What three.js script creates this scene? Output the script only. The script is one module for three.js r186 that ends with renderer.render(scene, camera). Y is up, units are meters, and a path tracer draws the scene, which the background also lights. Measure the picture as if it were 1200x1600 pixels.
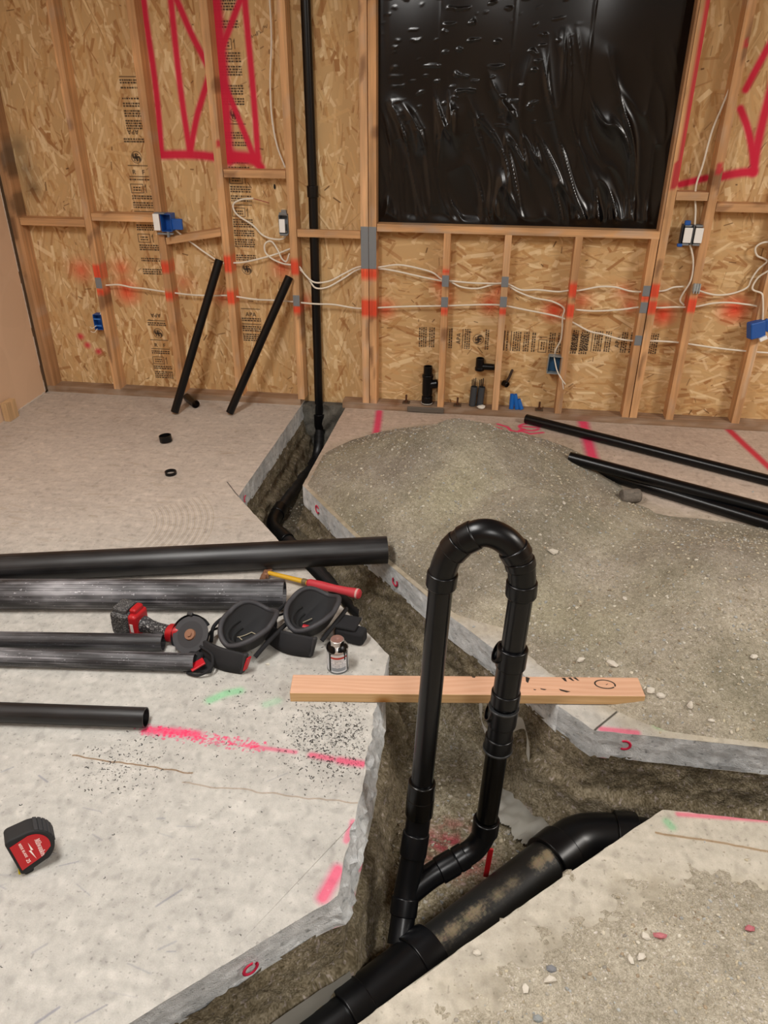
import * as THREE from 'three';
import { RoundedBoxGeometry } from 'three/addons/geometries/RoundedBoxGeometry.js';
import { mergeGeometries, mergeVertices } from 'three/addons/utils/BufferGeometryUtils.js';
import { ImprovedNoise } from 'three/addons/math/ImprovedNoise.js';
import { RectAreaLightUniformsLib } from 'three/addons/lights/RectAreaLightUniformsLib.js';

// ------------------------------------------------------------------ camera, light, exposure
const scene = new THREE.Scene();
scene.background = new THREE.Color(0x000000);
const camera = new THREE.PerspectiveCamera(2 * Math.atan(800 / 1202) * 180 / Math.PI, 0.75, 0.05, 60);
camera.position.set(0, 1.75, 0);
camera.rotation.order = 'YXZ';
camera.rotation.set(-29.35 * Math.PI / 180, 8.03 * Math.PI / 180, 0.2 * Math.PI / 180);
const renderer = new THREE.WebGLRenderer({ antialias: true });
renderer.toneMapping = THREE.LinearToneMapping;
renderer.toneMappingExposure = 1.7;
renderer.shadowMap.enabled = true;
RectAreaLightUniformsLib.init();
// x, z, width (x), length (z), intensity, colour : ceiling fixtures, the last an added fill behind the camera
const CEIL = 2.9;
const LAMPS = [
  [3.2, -1.5, 0.35, 1.3, 46, [1, 0.95, 0.88]],
  [-1.25, -1.25, 0.35, 1.3, 27, [1, 0.975, 0.94]],
  [0.6, 1.0, 0.35, 1.3, 18, [1, 0.98, 0.95]],
];

// ------------------------------------------------------------------ helpers
let seed = 7;
const rnd = () => { seed = (seed + 0x6d2b79f5) | 0; let t = Math.imul(seed ^ (seed >>> 15), 1 | seed); t = (t + Math.imul(t ^ (t >>> 7), 61 | t)) ^ t; return ((t ^ (t >>> 14)) >>> 0) / 4294967296; };
const rr = (a, b) => a + (b - a) * rnd();
const perlin = new ImprovedNoise();
const n3 = (x, y, z = 0) => perlin.noise(x + 31.7, y + 17.3, z + 5.1);
const fbm = (x, y, z = 0, o = 4) => { let s = 0, a = 0.5; for (let i = 0; i < o; i++) { s += a * n3(x, y, z + i * 9.2); x *= 2.03; y *= 2.03; z *= 2.03; a *= 0.5; } return s; };
const clamp = (x, a = 0, b = 1) => Math.min(b, Math.max(a, x));
const lerp = (a, b, t) => a + (b - a) * t;
const sstep = (a, b, x) => { const t = clamp((x - a) / (b - a)); return t * t * (3 - 2 * t); };
const V = (x, y, z) => new THREE.Vector3(x, y, z);
const used = new Map();
function numbered(name) { const k = used.get(name) ?? 0; used.set(name, k + 1); return k ? name + '_' + String(k).padStart(3, '0') : name; }
function mesh(name, geo, m, parent) {
  const o = new THREE.Mesh(geo, m); o.name = numbered(name); o.castShadow = o.receiveShadow = true;
  (parent ?? scene).add(o); return o;
}
function group(name, parent) { const o = new THREE.Group(); o.name = numbered(name); (parent ?? scene).add(o); return o; }
function tag(o, label, category, grp, kind) { o.userData = { label, category }; if (grp) o.userData.group = grp; if (kind) o.userData.kind = kind; return o; }
function struct(o) { o.userData.kind = 'structure'; return o; }
const merge = (list) => mergeGeometries(list.map((g) => { const h = g.index ? g.toNonIndexed() : g; for (const k of Object.keys(h.attributes)) if (!['position', 'normal', 'uv'].includes(k)) h.deleteAttribute(k); return h; }));
function canvasTex(w, h, draw, srgb = true) {
  const c = document.createElement('canvas'); c.width = w; c.height = h; const g = c.getContext('2d'); draw(g, w, h);
  const t = new THREE.CanvasTexture(c); if (srgb) t.colorSpace = THREE.SRGBColorSpace; t.magFilter = THREE.LinearFilter; t.wrapS = t.wrapT = THREE.RepeatWrapping; return t;
}
// tileable value noise as a data texture: f(u, v) -> [r, g, b] in 0..255
function pixelTex(w, h, f, srgb = true) {
  const d = new Uint8Array(w * h * 4);
  for (let y = 0, i = 0; y < h; y++) for (let x = 0; x < w; x++, i += 4) { const c = f(x / w, y / h, x, y); d[i] = clamp(c[0], 0, 255); d[i + 1] = clamp(c[1], 0, 255); d[i + 2] = clamp(c[2], 0, 255); d[i + 3] = 255; }
  const t = new THREE.DataTexture(d, w, h); if (srgb) t.colorSpace = THREE.SRGBColorSpace; t.magFilter = THREE.LinearFilter; t.minFilter = THREE.LinearFilter; t.wrapS = t.wrapT = THREE.RepeatWrapping; t.needsUpdate = true; return t;
}
// periodic lattice noise, period p cells over the unit square
const hash = (x, y, s) => { let h = Math.imul(x, 374761393) + Math.imul(y, 668265263) + Math.imul(s, 974634777); h = Math.imul(h ^ (h >>> 13), 1274126177); return ((h ^ (h >>> 16)) >>> 0) / 4294967296; };
function tileNoise(u, v, px, py, s) {
  const x = u * px, y = v * py, xi = Math.floor(x), yi = Math.floor(y), fx = x - xi, fy = y - yi, sx = fx * fx * (3 - 2 * fx), sy = fy * fy * (3 - 2 * fy);
  const h = (a, b) => hash(((a % px) + px) % px, ((b % py) + py) % py, s);
  return lerp(lerp(h(xi, yi), h(xi + 1, yi), sx), lerp(h(xi, yi + 1), h(xi + 1, yi + 1), sx), sy);
}
const tileFbm = (u, v, p, s, o = 4) => { let t = 0, a = 0.5, k = p; for (let i = 0; i < o; i++) { t += a * tileNoise(u, v, k, k, s + i); k *= 2; a *= 0.5; } return t / (1 - Math.pow(0.5, o)); };
function repeatTex(t, rx, ry, ox = 0, oy = 0) { const c = t.clone(); c.repeat.set(rx, ry); c.offset.set(ox, oy); c.needsUpdate = true; return c; }
const std = (color, roughness = 0.7, more = {}) => new THREE.MeshStandardMaterial({ color, roughness, ...more });
const phys = (color, roughness = 0.5, more = {}) => new THREE.MeshPhysicalMaterial({ color, roughness, ...more });
const UP = V(0, 1, 0);
// put a geometry built along +y from the origin onto the segment a -> b
function along(geo, a, b) {
  const d = b.clone().sub(a), q = new THREE.Quaternion().setFromUnitVectors(UP, d.clone().normalize());
  geo.applyQuaternion(q); geo.translate(a.x, a.y, a.z); return geo;
}
// pipe with a bore, uv: u around, v in metres along
function pipeGeo(a, b, r, wall = 0.005, seg = 28) {
  const L = a.distanceTo(b), parts = [];
  const cyl = (rad, flip) => { const g = new THREE.CylinderGeometry(rad, rad, L, seg, Math.max(1, Math.ceil(L / 0.25)), true); const uv = g.attributes.uv; for (let i = 0; i < uv.count; i++) uv.setY(i, uv.getY(i) * L); g.translate(0, L / 2, 0); if (flip) { const ix = g.index.array; for (let i = 0; i < ix.length; i += 3) { const t = ix[i]; ix[i] = ix[i + 1]; ix[i + 1] = t; } const n = g.attributes.normal; for (let i = 0; i < n.count; i++) n.setXYZ(i, -n.getX(i), -n.getY(i), -n.getZ(i)); } return g; };
  parts.push(cyl(r, false), cyl(r - wall, true));
  for (const [y, s] of [[0, 1], [L, -1]]) { const g = new THREE.RingGeometry(r - wall, r, seg); g.rotateX(s * Math.PI / 2); g.translate(0, y, 0); parts.push(g); }
  return along(merge(parts), a, b);
}
// fitting socket: rounded collar around a -> b
function hubGeo(a, b, r, seg = 28) {
  const L = a.distanceTo(b), e = Math.min(0.004, L * 0.2), ri = r * 0.8;
  const g = new THREE.LatheGeometry([[ri, 0], [r - e, 0], [r - e * 0.3, e * 0.3], [r, e], [r, L - e], [r - e * 0.3, L - e * 0.3], [r - e, L], [ri, L]].map(([x, y]) => new THREE.Vector2(x, y)), seg);
  return along(g, a, b);
}
class Poly extends THREE.Curve { constructor(p, r) { super(); this.c = new THREE.CurvePath(); for (let i = 1; i < p.length; i++) { const a = p[i - 1], b = p[i]; const da = i > 1 ? Math.min(r, a.distanceTo(b) * 0.5) : 0, db = i < p.length - 1 ? Math.min(r, a.distanceTo(b) * 0.5) : 0; const s = a.clone().lerp(b, da / a.distanceTo(b)), e = b.clone().lerp(a, db / a.distanceTo(b)); if (s.distanceTo(e) > 1e-5) this.c.add(new THREE.LineCurve3(s, e)); if (i < p.length - 1) { const c = p[i + 1], dc = Math.min(r, b.distanceTo(c) * 0.5); this.c.add(new THREE.QuadraticBezierCurve3(e, b, b.clone().lerp(c, dc / b.distanceTo(c)))); } } } getPoint(t, o = V()) { return o.copy(this.c.getPoint(t)); } }
const bend = (pts, r, bendR = 0.08, seg = 24, n = 60) => new THREE.TubeGeometry(new Poly(pts, bendR), n, r, seg, false);
const tube = (pts, r, n, seg = 8) => new THREE.TubeGeometry(new THREE.CatmullRomCurve3(pts, false, 'centripetal'), n ?? pts.length * 8, r, seg, false);
function capped(pts, r, n, seg = 8) { const c = [tube(pts, r, n, seg)]; for (const p of [pts[0], pts[pts.length - 1]]) { const s = new THREE.SphereGeometry(r, seg, 6); s.translate(p.x, p.y, p.z); c.push(s); } return merge(c); }
const rbox = (w, h, d, r = 0.004, s = 2) => new RoundedBoxGeometry(w, h, d, s, Math.min(r, w / 2.01, h / 2.01, d / 2.01));
const at = (g, x, y, z, rx = 0, ry = 0, rz = 0) => { if (rx) g.rotateX(rx); if (ry) g.rotateY(ry); if (rz) g.rotateZ(rz); return g.translate(x, y, z); };

// ------------------------------------------------------------------ textures and materials
const grain = pixelTex(256, 1024, (u, v) => {
  const w = tileNoise(u, v, 3, 4, 3) * 0.5 + tileNoise(u, v, 8, 3, 5) * 0.3;
  const ring = 0.5 + 0.5 * Math.sin((u * 9 + w * 2.2) * Math.PI * 2);
  const fine = tileNoise(u, v, 128, 24, 11), mid = tileNoise(u, v, 40, 6, 12), blot = tileFbm(u, v, 4, 20, 3);
  const k = 200 + ring * 14 + fine * 18 + mid * 22 + (blot - 0.5) * 44;
  return [k + 6, k, k - 8];
});
const concFine = pixelTex(512, 512, (u, v) => { const a = tileFbm(u, v, 8, 40, 5), b = tileNoise(u, v, 128, 128, 44), p = tileNoise(u, v, 60, 60, 46) > 0.86 ? -60 : 0; const k = 120 + (a - 0.5) * 190 + (b - 0.5) * 60 + p; return [k, k, k]; }, false);
const concSide = pixelTex(512, 512, (u, v) => {
  const a = tileFbm(u, v, 5, 50, 5), b = tileFbm(u, v, 24, 56, 3), agg = tileNoise(u, v, 44, 44, 60), dark = agg > 0.8 ? (agg - 0.8) * 260 : 0, lite = agg < 0.12 ? 16 : 0;
  const k = 204 + (a - 0.5) * 74 + (b - 0.5) * 46 - dark + lite; return [k - 3, k + 1, k + 3];
});
const soilTex = pixelTex(1024, 1024, (u, v) => {
  const a = tileFbm(u, v, 5, 70, 4), b = tileFbm(u, v, 48, 76, 3), s = tileNoise(u, v, 200, 200, 80), g = tileNoise(u, v, 90, 90, 81);
  let k = 122 + (a - 0.5) * 46 + (b - 0.5) * 60; const q = g > 0.84 ? 26 : g < 0.13 ? -22 : 0; k += q + (s - 0.5) * 52;
  return [k + 5, k - 5, k - 28 + (q > 0 ? 12 : 0)];
});
const soilBump = pixelTex(1024, 1024, (u, v) => { const k = tileFbm(u, v, 64, 90, 3) * 150 + tileNoise(u, v, 200, 200, 80) * 90; return [k, k, k]; }, false);
const sandTex = pixelTex(1024, 1024, (u, v) => {
  const a = tileFbm(u, v, 6, 270, 4), b = tileFbm(u, v, 60, 276, 3), g = tileNoise(u, v, 150, 150, 281), s = tileNoise(u, v, 240, 240, 280);
  const q = g > 0.88 ? 24 : g < 0.1 ? -24 : 0, k = 148 + (a - 0.5) * 30 + (b - 0.5) * 40 + q + (s - 0.5) * 34; return [k + 3, k - 4, k - 20 + (q > 0 ? 9 : 0)];
});
const dustTex = (amount, s, print) => canvasTex(512, 1024, (g, w, h) => {
  const im = g.createImageData(w, h);
  for (let y = 0, i = 0; y < h; y++) for (let x = 0; x < w; x++, i += 4) {
    const u = x / w, v = y / h, a = tileFbm(u, v, 6, s, 4), st = tileNoise(u, v, 90, 4, s + 9), f = tileNoise(u, v, 120, 120, s + 3), sc = tileNoise(u, v, 30, 18, s + 5);
    let d = amount * clamp((a - 0.22) * 1.9 + (st - 0.5) * 0.7) + (amount > 0.3 && f > 0.9 ? amount * 0.55 * (sc > 0.45 ? 1 : 0.2) : 0);
    const k = lerp(amount > 0.35 ? 14 + amount * 40 : 16, 226, clamp(d)); im.data[i] = k; im.data[i + 1] = k; im.data[i + 2] = k + 2; im.data[i + 3] = 255;
  }
  g.putImageData(im, 0, 0);
  if (print) { g.fillStyle = print; for (const cx of [0.2, 0.62]) for (let y = 10; y < h; y += 7) if (tileNoise(cx, y / h, 7, 9, s + 30) > 0.42) g.fillRect(w * cx + rr(-3, 3), y, rr(12, 30), rr(2, 4.5)); }
});
const M = {};
M.wood = std(0xffffff, 0.72, { map: grain, vertexColors: true, bumpMap: grain, bumpScale: 0.0012 });
M.absClean = phys(0x06070a, 0.31, { specularIntensity: 0.7 });
M.absGloss = phys(0x060606, 0.24, { specularIntensity: 0.8 });
M.absPrint = phys(0x8c9096, 0.26, { specularIntensity: 0.75, map: dustTex(0.1, 120, 'rgba(86,150,92,0.85)') });
M.absMud = phys(0xffffff, 0.5, { map: canvasTex(512, 1024, (g, w, h) => {
  g.fillStyle = '#141413'; g.fillRect(0, 0, w, h); // dried mud smeared on the crown of the pipe
  for (const [v, l, a] of [[0.06, 0.05, 0.9], [0.13, 0.06, 0.8], [0.21, 0.07, 1], [0.3, 0.05, 0.4], [0.36, 0.05, 0.3], [0.47, 0.04, 0.9], [0.51, 0.025, 0.8]]) for (let i = 0; i < 700; i++) { const r = Math.sqrt(-2 * Math.log(rnd() + 1e-6)), t = rnd() * 6.28, x = (0.9 + 0.022 * r * Math.cos(t)) * w, y = (1 - v + l * 0.34 * r * Math.sin(t)) * h; g.fillStyle = `rgba(${rr(118, 142)},${rr(106, 126)},${rr(82, 100)},${a * rr(0.06, 0.24)})`; g.beginPath(); g.ellipse(x, y, rr(1, 6), rr(1, 7), 0, 0, 7); g.fill(); }
  for (let i = 0; i < 900; i++) { g.fillStyle = `rgba(150,146,138,${rr(0.03, 0.16)})`; g.fillRect(rr(0, w), rr(0, h), rr(0.5, 3), rr(2, 22)); }
}) });
M.absDust = phys(0xd8d8dc, 0.5, { map: dustTex(0.42, 150) });
M.absDusty = phys(0xe0e0e4, 0.52, { map: dustTex(0.75, 190) });
M.absLight = phys(0xc0c0c0, 0.42, { map: dustTex(0.2, 230) });
M.cable = std(0xe8e0d0, 0.5);
M.steel = std(0x8b8f92, 0.42, { metalness: 0.85 });
M.galv = std(0x868b90, 0.5, { metalness: 0.35 });
M.blue = std(0x1c56a6, 0.42);
M.white = std(0xf2f2f0, 0.55);
M.rubber = std(0x101011, 0.72);
M.fabric = std(0x17171a, 0.95);
M.foam = std(0x121213, 0.85);
M.red = std(0xb01220, 0.42);
M.copper = std(0x86604a, 0.5, { metalness: 0.3 });
M.soil = std(0xffffff, 1, { map: soilTex, bumpMap: soilBump, bumpScale: 0.004, vertexColors: true });
M.sand = std(0xffffff, 1, { map: sandTex, bumpMap: soilBump, bumpScale: 0.002, vertexColors: true });
M.side = std(0xffffff, 0.92, { map: repeatTex(concSide, 2.2, 2.2), bumpMap: repeatTex(concFine, 5, 5), bumpScale: 0.004 });

// ------------------------------------------------------------------ room shell
const XL = -2.79, XR = 5, ZB = -4.42, ZF = -4.33, ZN = 3.2;
const drywall = canvasTex(1024, 512, (g, w, h) => {
  g.fillStyle = '#dcbb9c'; g.fillRect(0, 0, w, h);
  for (let i = 0; i < 260; i++) { g.fillStyle = `rgba(${rnd() > 0.5 ? '214,186,158' : '176,140,108'},0.05)`; g.beginPath(); g.ellipse(rr(0, w), rr(0, h), rr(10, 90), rr(10, 60), rr(0, 3), 0, 7); g.fill(); }
});
{
  // torn paper edge where the sheet stops short of the corner stud
  const sh = new THREE.Shape(); sh.moveTo(-ZN, -0.0); sh.lineTo(-ZN, CEIL); sh.lineTo(4.30, CEIL);
  for (let y = CEIL; y >= 0; y -= 0.03) sh.lineTo(4.30 + 0.006 * n3(y * 22, 4), Math.max(0, y));
  sh.lineTo(4.30, 0); sh.closePath();
  const g = new THREE.ExtrudeGeometry(sh, { depth: 0.016, bevelEnabled: false }); g.rotateY(Math.PI / 2); g.translate(XL - 0.016, 0, 0);
  const uv = g.attributes.uv; for (let i = 0; i < uv.count; i++) uv.setXY(i, uv.getX(i) * 0.25, uv.getY(i) * 0.34);
  const w = struct(group('wall_left')); mesh('drywall_sheet', g, std(0xffffff, 0.85, { map: drywall }), w);
  mesh('wall_backing', at(new THREE.BoxGeometry(0.1, CEIL, ZN - ZB + 0.2), XL - 0.066, CEIL / 2, (ZN + ZB) / 2 - 0.1), std(0x8a6c50, 0.9), w);
  // chipped white gypsum along the foot of the sheet and its free edge
  const gy = []; for (let z = -4.28; z < -3.9; z += 0.012) gy.push(at(rbox(0.006, 0.006 + 0.01 * rnd(), 0.014, 0.002, 1), XL + 0.002, 0.005, z));
  for (let y = 0.02; y < 2.1; y += 0.014) if (n3(y * 9, 8) > -0.25) gy.push(at(rbox(0.005, 0.016, 0.004 + 0.006 * rnd(), 0.002, 1), XL - 0.001, y, -4.302));
  mesh('gypsum_edge', merge(gy), std(0xcfc3b6, 0.95), w);
}
struct(mesh('wall_right', at(new THREE.BoxGeometry(0.1, CEIL, ZN - ZB + 0.2), XR + 0.05, CEIL / 2, (ZN + ZB) / 2), std(0xb99b7c, 0.9)));
struct(mesh('wall_front', at(new THREE.BoxGeometry(XR - XL + 0.2, CEIL, 0.1), (XL + XR) / 2, CEIL / 2, ZN + 0.05), std(0xb99b7c, 0.9)));
struct(mesh('ceiling', at(new THREE.BoxGeometry(XR - XL + 0.4, 0.1, ZN - ZB + 0.4), (XL + XR) / 2, CEIL + 0.05, (ZN + ZB) / 2), std(0xa89a88, 0.9)));
for (const [i, [x, z, w, l, I, c]] of LAMPS.entries()) {
  const t = tag(group('ceiling_light'), ['long ceiling light above the open boards beyond the soil heap', 'long ceiling light over the pale slab with the loose pipes', 'added ceiling fill light behind the viewer over the bare front slab'][i], 'ceiling light');
  t.position.set(x, CEIL, z);
  mesh('housing', at(rbox(w + 0.06, 0.07, l + 0.06, 0.01), 0, -0.036, 0), std(0xd8d8d8, 0.5), t);
  const d = mesh('diffuser', at(rbox(w, 0.02, l, 0.006), 0, -0.078, 0), new THREE.MeshStandardMaterial({ color: 0xffffff, emissive: new THREE.Color().setRGB(...c), emissiveIntensity: 6 }), t);
  d.castShadow = false;
  const li = new THREE.RectAreaLight(new THREE.Color().setRGB(...c), I, w, l); li.name = 'light'; li.position.set(0, -0.094, 0); li.rotation.x = -Math.PI / 2; t.add(li);
}

// ------------------------------------------------------------------ back wall: sheathing, studs, plates, blocking
const wall = struct(group('wall_back'));
const WX0 = -2.9, WY1 = CEIL, PW = 2048, PS = PW / 4.6; // printed part of the sheathing: 4.6 m wide
const ink = 'rgba(38,28,20,0.8)';
const osb = canvasTex(PW, 1292, (g, w, h) => {
  const X = (x) => (x - WX0) * PS, Y = (y) => (WY1 - y) * PS;
  g.fillStyle = '#cba674'; g.fillRect(0, 0, w, h);
  const cols = ['222,188,138', '206,164,110', '190,144,90', '232,204,160', '214,176,122', '164,114,66', '242,216,170', '210,170,118'];
  for (let i = 0; i < 15000; i++) {
    const x = rr(0, w), y = rr(0, h), wx = x / PS + WX0, wy = WY1 - y / PS, flat = wx > -0.66 && wy < 1.08;
    const L = rr(14, 46) * (rnd() < 0.25 ? 1.9 : 1), T = rr(3, 9) * (rnd() < 0.25 ? 1.8 : 1), a = (flat ? 0 : Math.PI / 2) + (rnd() + rnd() - 1) * (rnd() < 0.3 ? 1.6 : 0.75), big = rnd() < 0.02;
    g.save(); g.translate(x, y); g.rotate(a); g.globalAlpha = rr(0.3, 0.85); g.fillStyle = `rgb(${cols[(rnd() * cols.length) | 0]})`;
    const l = big ? L * 1.4 : L, t = big ? T * 1.8 : T; g.beginPath(); g.moveTo(-l / 2, -t / 2 * rr(0.3, 1)); g.lineTo(l / 2 * rr(0.8, 1), -t / 2); g.lineTo(l / 2, t / 2 * rr(0.2, 1)); g.lineTo(-l / 2 * rr(0.8, 1), t / 2); g.closePath(); g.fill();
    if (rnd() < 0.22) { g.globalAlpha = rr(0.15, 0.5); g.strokeStyle = rnd() < 0.7 ? 'rgb(120,80,42)' : 'rgb(240,216,170)'; g.lineWidth = rr(0.6, 1.6); g.beginPath(); g.moveTo(-l / 2, t / 2); g.lineTo(l / 2, t / 2); g.stroke(); }
    g.restore();
  }
  for (let i = 0; i < 420; i++) { const x = rr(0, w), y = rr(0, h), l = rr(4, 22), a = rr(0, 3.1); g.strokeStyle = `rgba(74,44,20,${rr(0.25, 0.75)})`; g.lineWidth = rr(0.8, 3); g.beginPath(); g.moveTo(x, y); g.lineTo(x + Math.cos(a) * l, y + Math.sin(a) * l); g.stroke(); }
  // mill stamps
  const lines = (n, W, H, gap) => { for (let r = 0; r < n; r++) { let x = -W / 2; while (x < W / 2) { const s = rr(2, 7); g.fillRect(x, r * gap, Math.min(s, W / 2 - x), H); x += s + rr(1, 2.5); } } };
  const logo = (R) => { g.save(); g.beginPath(); g.arc(0, 0, R, 0, 7); g.lineWidth = 1.2; g.stroke(); g.font = `bold ${R * 2.1}px serif`; g.textAlign = 'center'; g.textBaseline = 'middle'; g.fillText('S', 0, 1); g.beginPath(); g.arc(-R * 0.35, -R * 0.2, R * 0.5, 0, 7); g.fill(); g.beginPath(); g.arc(R * 0.35, R * 0.25, R * 0.5, 0, 7); g.fill(); g.globalCompositeOperation = 'source-over'; g.strokeStyle = 'rgba(205,166,112,0.9)'; g.lineWidth = R * 0.2; g.beginPath(); g.arc(0, -R * 0.42, R * 0.4, -0.4, 2.4, true); g.stroke(); g.beginPath(); g.arc(0, R * 0.42, R * 0.4, 2.7, -0.8, true); g.stroke(); g.restore(); g.strokeStyle = ink; };
  const stamp = (x, y, rot, items) => {
    g.save(); g.translate(X(x), Y(y)); g.rotate(rot); g.fillStyle = g.strokeStyle = ink; let d = 0; const W = 52;
    for (const it of items) {
      g.save(); g.translate(0, d);
      if (it === 'rule') { g.fillRect(-W / 2, 0, W, 1.6); d += 6; }
      else if (it === 'logo') { g.translate(0, 14); logo(13); d += 32; }
      else if (it === 'gap') d += 12;
      else if (it === 'box') { g.lineWidth = 1.3; g.strokeRect(-W / 2, 2, W * 0.62, 20); g.beginPath(); g.moveTo(W * 0.26, 22); g.lineTo(W * 0.26, 3); g.lineTo(W * 0.2, 9); g.stroke(); g.translate(-W * 0.18, 8); lines(2, W * 0.4, 3, 6); d += 28; }
      else if (it[0] === '*') { lines(+it[1], W, 3.2, 5.4); d += +it[1] * 5.4 + 5; }
      else { g.font = 'bold 15px sans-serif'; g.textAlign = 'center'; g.textBaseline = 'top'; g.fillText(it, 0, 0, W); d += 19; }
      g.restore();
    }
    g.restore();
  };
  const P = Math.PI;
  const seq = ['rule', '*3', 'rule', 'box', '*4', 'gap', '*3', '*4', 'APA', 'rule', '*2', 'logo', 'rule', 'R    F', 'rule', '*2', 'box', '*3'];
  const rev = [...seq].reverse();
  stamp(-1.985, 1.76, 0.0, ['rule', '*2', '*1', 'gap', '*1', '*2', '*3', '*4']); stamp(-2.01, 1.475, P, ['APA']); stamp(-2.01, 1.465, 0, ['*2', 'gap', 'logo', 'rule', 'R    F', 'rule', '*1', 'box', '*2', '*3', 'rule', '*4', '*3', 'box', '*3', 'gap', '*2', 'gap', '*3']);
  stamp(-2.03, 0.475, P, ['APA']); stamp(-2.03, 0.465, 0, ['rule', '*2', 'logo', 'rule', 'R    F', 'rule', '*2', 'box', '*2', '*4']);
  stamp(-1.43, 2.14, 0, ['*3', '*4', 'gap', '*3', 'gap', 'box', '*4', '*4', 'gap', '*4', '*3', 'logo', 'rule', 'gap', '*3', '*2', 'gap', '*4', '*2', 'box', '*3', '*3', 'rule', 'box', '*4', '*3', '*4', 'gap', '*3', 'logo']);
  stamp(-1.43, 0.56, 0, ['rule', 'APA', '*2', 'rule', '*3', '*4']);
  stamp(-0.42, 0.435, -P / 2, ['*4', '*3', 'gap', '*3']); stamp(-0.245, 0.435, -P / 2, ['*2', 'APA', 'rule', '*3', 'logo', '*2', 'gap', '20', 'rule']);
  stamp(0.075, 0.435, -P / 2, ['rule', '*1', 'rule', '*4', '*3', '*2', 'box', '*3', '*2', 'rule', 'gap', '*3', '*4']); stamp(0.46, 0.455, -P / 2, ['*3', '*4', 'rule', '*4', '*3', 'APA', '*3', '*4', '*3', '*4']);
  // spray paint
  const spray = (pts, wd, col) => { const path = () => { g.beginPath(); g.moveTo(X(pts[0][0]), Y(pts[0][1])); for (let i = 1; i < pts.length - 1; i++) g.quadraticCurveTo(X(pts[i][0]), Y(pts[i][1]), X((pts[i][0] + pts[i + 1][0]) / 2), Y((pts[i][1] + pts[i + 1][1]) / 2)); const e = pts[pts.length - 1]; g.lineTo(X(e[0]), Y(e[1])); g.stroke(); }; g.lineCap = g.lineJoin = 'round'; for (const [k, a] of [[1.7, 0.14], [1.35, 0.25], [1.05, 0.5], [0.75, 0.85]]) { g.strokeStyle = `rgba(${col},${a})`; g.lineWidth = wd * PS * k; path(); } };
  const pink = '214,26,62', A = (l) => spray(l, 0.027, pink);
  A([[-1.853, 2.3], [-1.855, 2.095], [-1.855, 1.966], [-1.848, 1.816], [-1.848, 1.631], [-1.862, 1.392]]); spray([[-1.878, 1.384], [-1.695, 1.394], [-1.502, 1.371], [-1.4, 1.378], [-1.347, 1.374], [-1.304, 1.33]], 0.036, pink);
  A([[-1.711, 2.3], [-1.711, 2.094], [-1.714, 1.873], [-1.713, 1.67], [-1.699, 1.394]]); A([[-1.73, 2.2], [-1.678, 2.093], [-1.628, 1.957], [-1.57, 1.845], [-1.5, 1.7]]); A([[-1.693, 1.41], [-1.651, 1.55], [-1.594, 1.671], [-1.54, 1.78]]);
  spray([[-1.478, 2.3], [-1.478, 2.092], [-1.476, 1.929], [-1.474, 1.817], [-1.475, 1.672], [-1.48, 1.521], [-1.482, 1.365]], 0.05, pink);
  A([[-1.3, 2.18], [-1.353, 2.091], [-1.466, 1.887]]); A([[-1.33, 2.3], [-1.33, 2.091], [-1.323, 1.873], [-1.317, 1.613], [-1.318, 1.384]]); A([[-1.472, 1.73], [-1.403, 1.553], [-1.336, 1.37]]); spray([[-1.46, 1.385], [-1.33, 1.372]], 0.05, pink);
  A([[0.9, 1.287], [1.02, 1.319]]); spray([[1.085, 1.325], [1.16, 1.345], [1.244, 1.353]], 0.034, pink); spray([[1.243, 1.347], [1.229, 1.463], [1.24, 1.72], [1.25, 1.9]], 0.034, pink); A([[1.235, 1.39], [1.19, 1.52], [1.118, 1.631]]); A([[1.124, 1.713], [1.16, 1.82], [1.23, 2.0]]);
  const puff = (x, y, r, a = 0.16, col = '238,60,34') => { for (let i = 0; i < 5; i++) { const R = r * PS * (0.35 + i * 0.18); const gr = g.createRadialGradient(X(x), Y(y), 0, X(x), Y(y), R); gr.addColorStop(0, `rgba(${col},${a})`); gr.addColorStop(1, `rgba(${col},0)`); g.fillStyle = gr; g.beginPath(); g.ellipse(X(x), Y(y), R, R * 0.75, 0, 0, 7); g.fill(); } };
  for (const [x, y, r, a] of [[-2.46, 0.75, 0.12, 0.14], [-2.2, 0.77, 0.1, 0.1], [-2.19, 0.63, 0.12, 0.22], [-1.83, 0.7, 0.1, 0.06], [-1.6, 0.62, 0.09, 0.1], [-1.22, 0.8, 0.11, 0.12], [-1.1, 0.62, 0.09, 0.12], [-0.62, 0.59, 0.1, 0.16], [-0.3, 0.75, 0.1, 0.12], [-0.27, 0.66, 0.08, 0.1], [-0.02, 0.64, 0.1, 0.16], [0.02, 0.72, 0.1, 0.08], [0.34, 0.62, 0.1, 0.24], [0.48, 0.68, 0.1, 0.1], [0.75, 0.66, 0.08, 0.12], [0.93, 0.62, 0.1, 0.3], [1.1, 0.74, 0.09, 0.1], [1.3, 0.665, 0.12, 0.28], [0.7, 0.74, 0.09, 0.08]]) puff(x, y, r, a);
  for (const [x, y] of [[-2.545, 0.342], [-2.51, 0.288], [-2.443, 0.25]]) puff(x, y, 0.035, 0.3, '214,40,60');
  // pencil scribble, knot hole
  g.strokeStyle = 'rgba(60,40,25,0.7)'; g.lineWidth = 1; g.beginPath(); for (let i = 0; i < 26; i++) g.lineTo(X(-1.31 + i * 0.0035), Y(1.93 + i * 0.002 + rr(-0.012, 0.012))); g.stroke();
  g.fillStyle = '#0d0a08'; g.beginPath(); g.ellipse(X(-1.235), Y(1.235), 2.6, 6, 0, 0, 7); g.fill();
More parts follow.
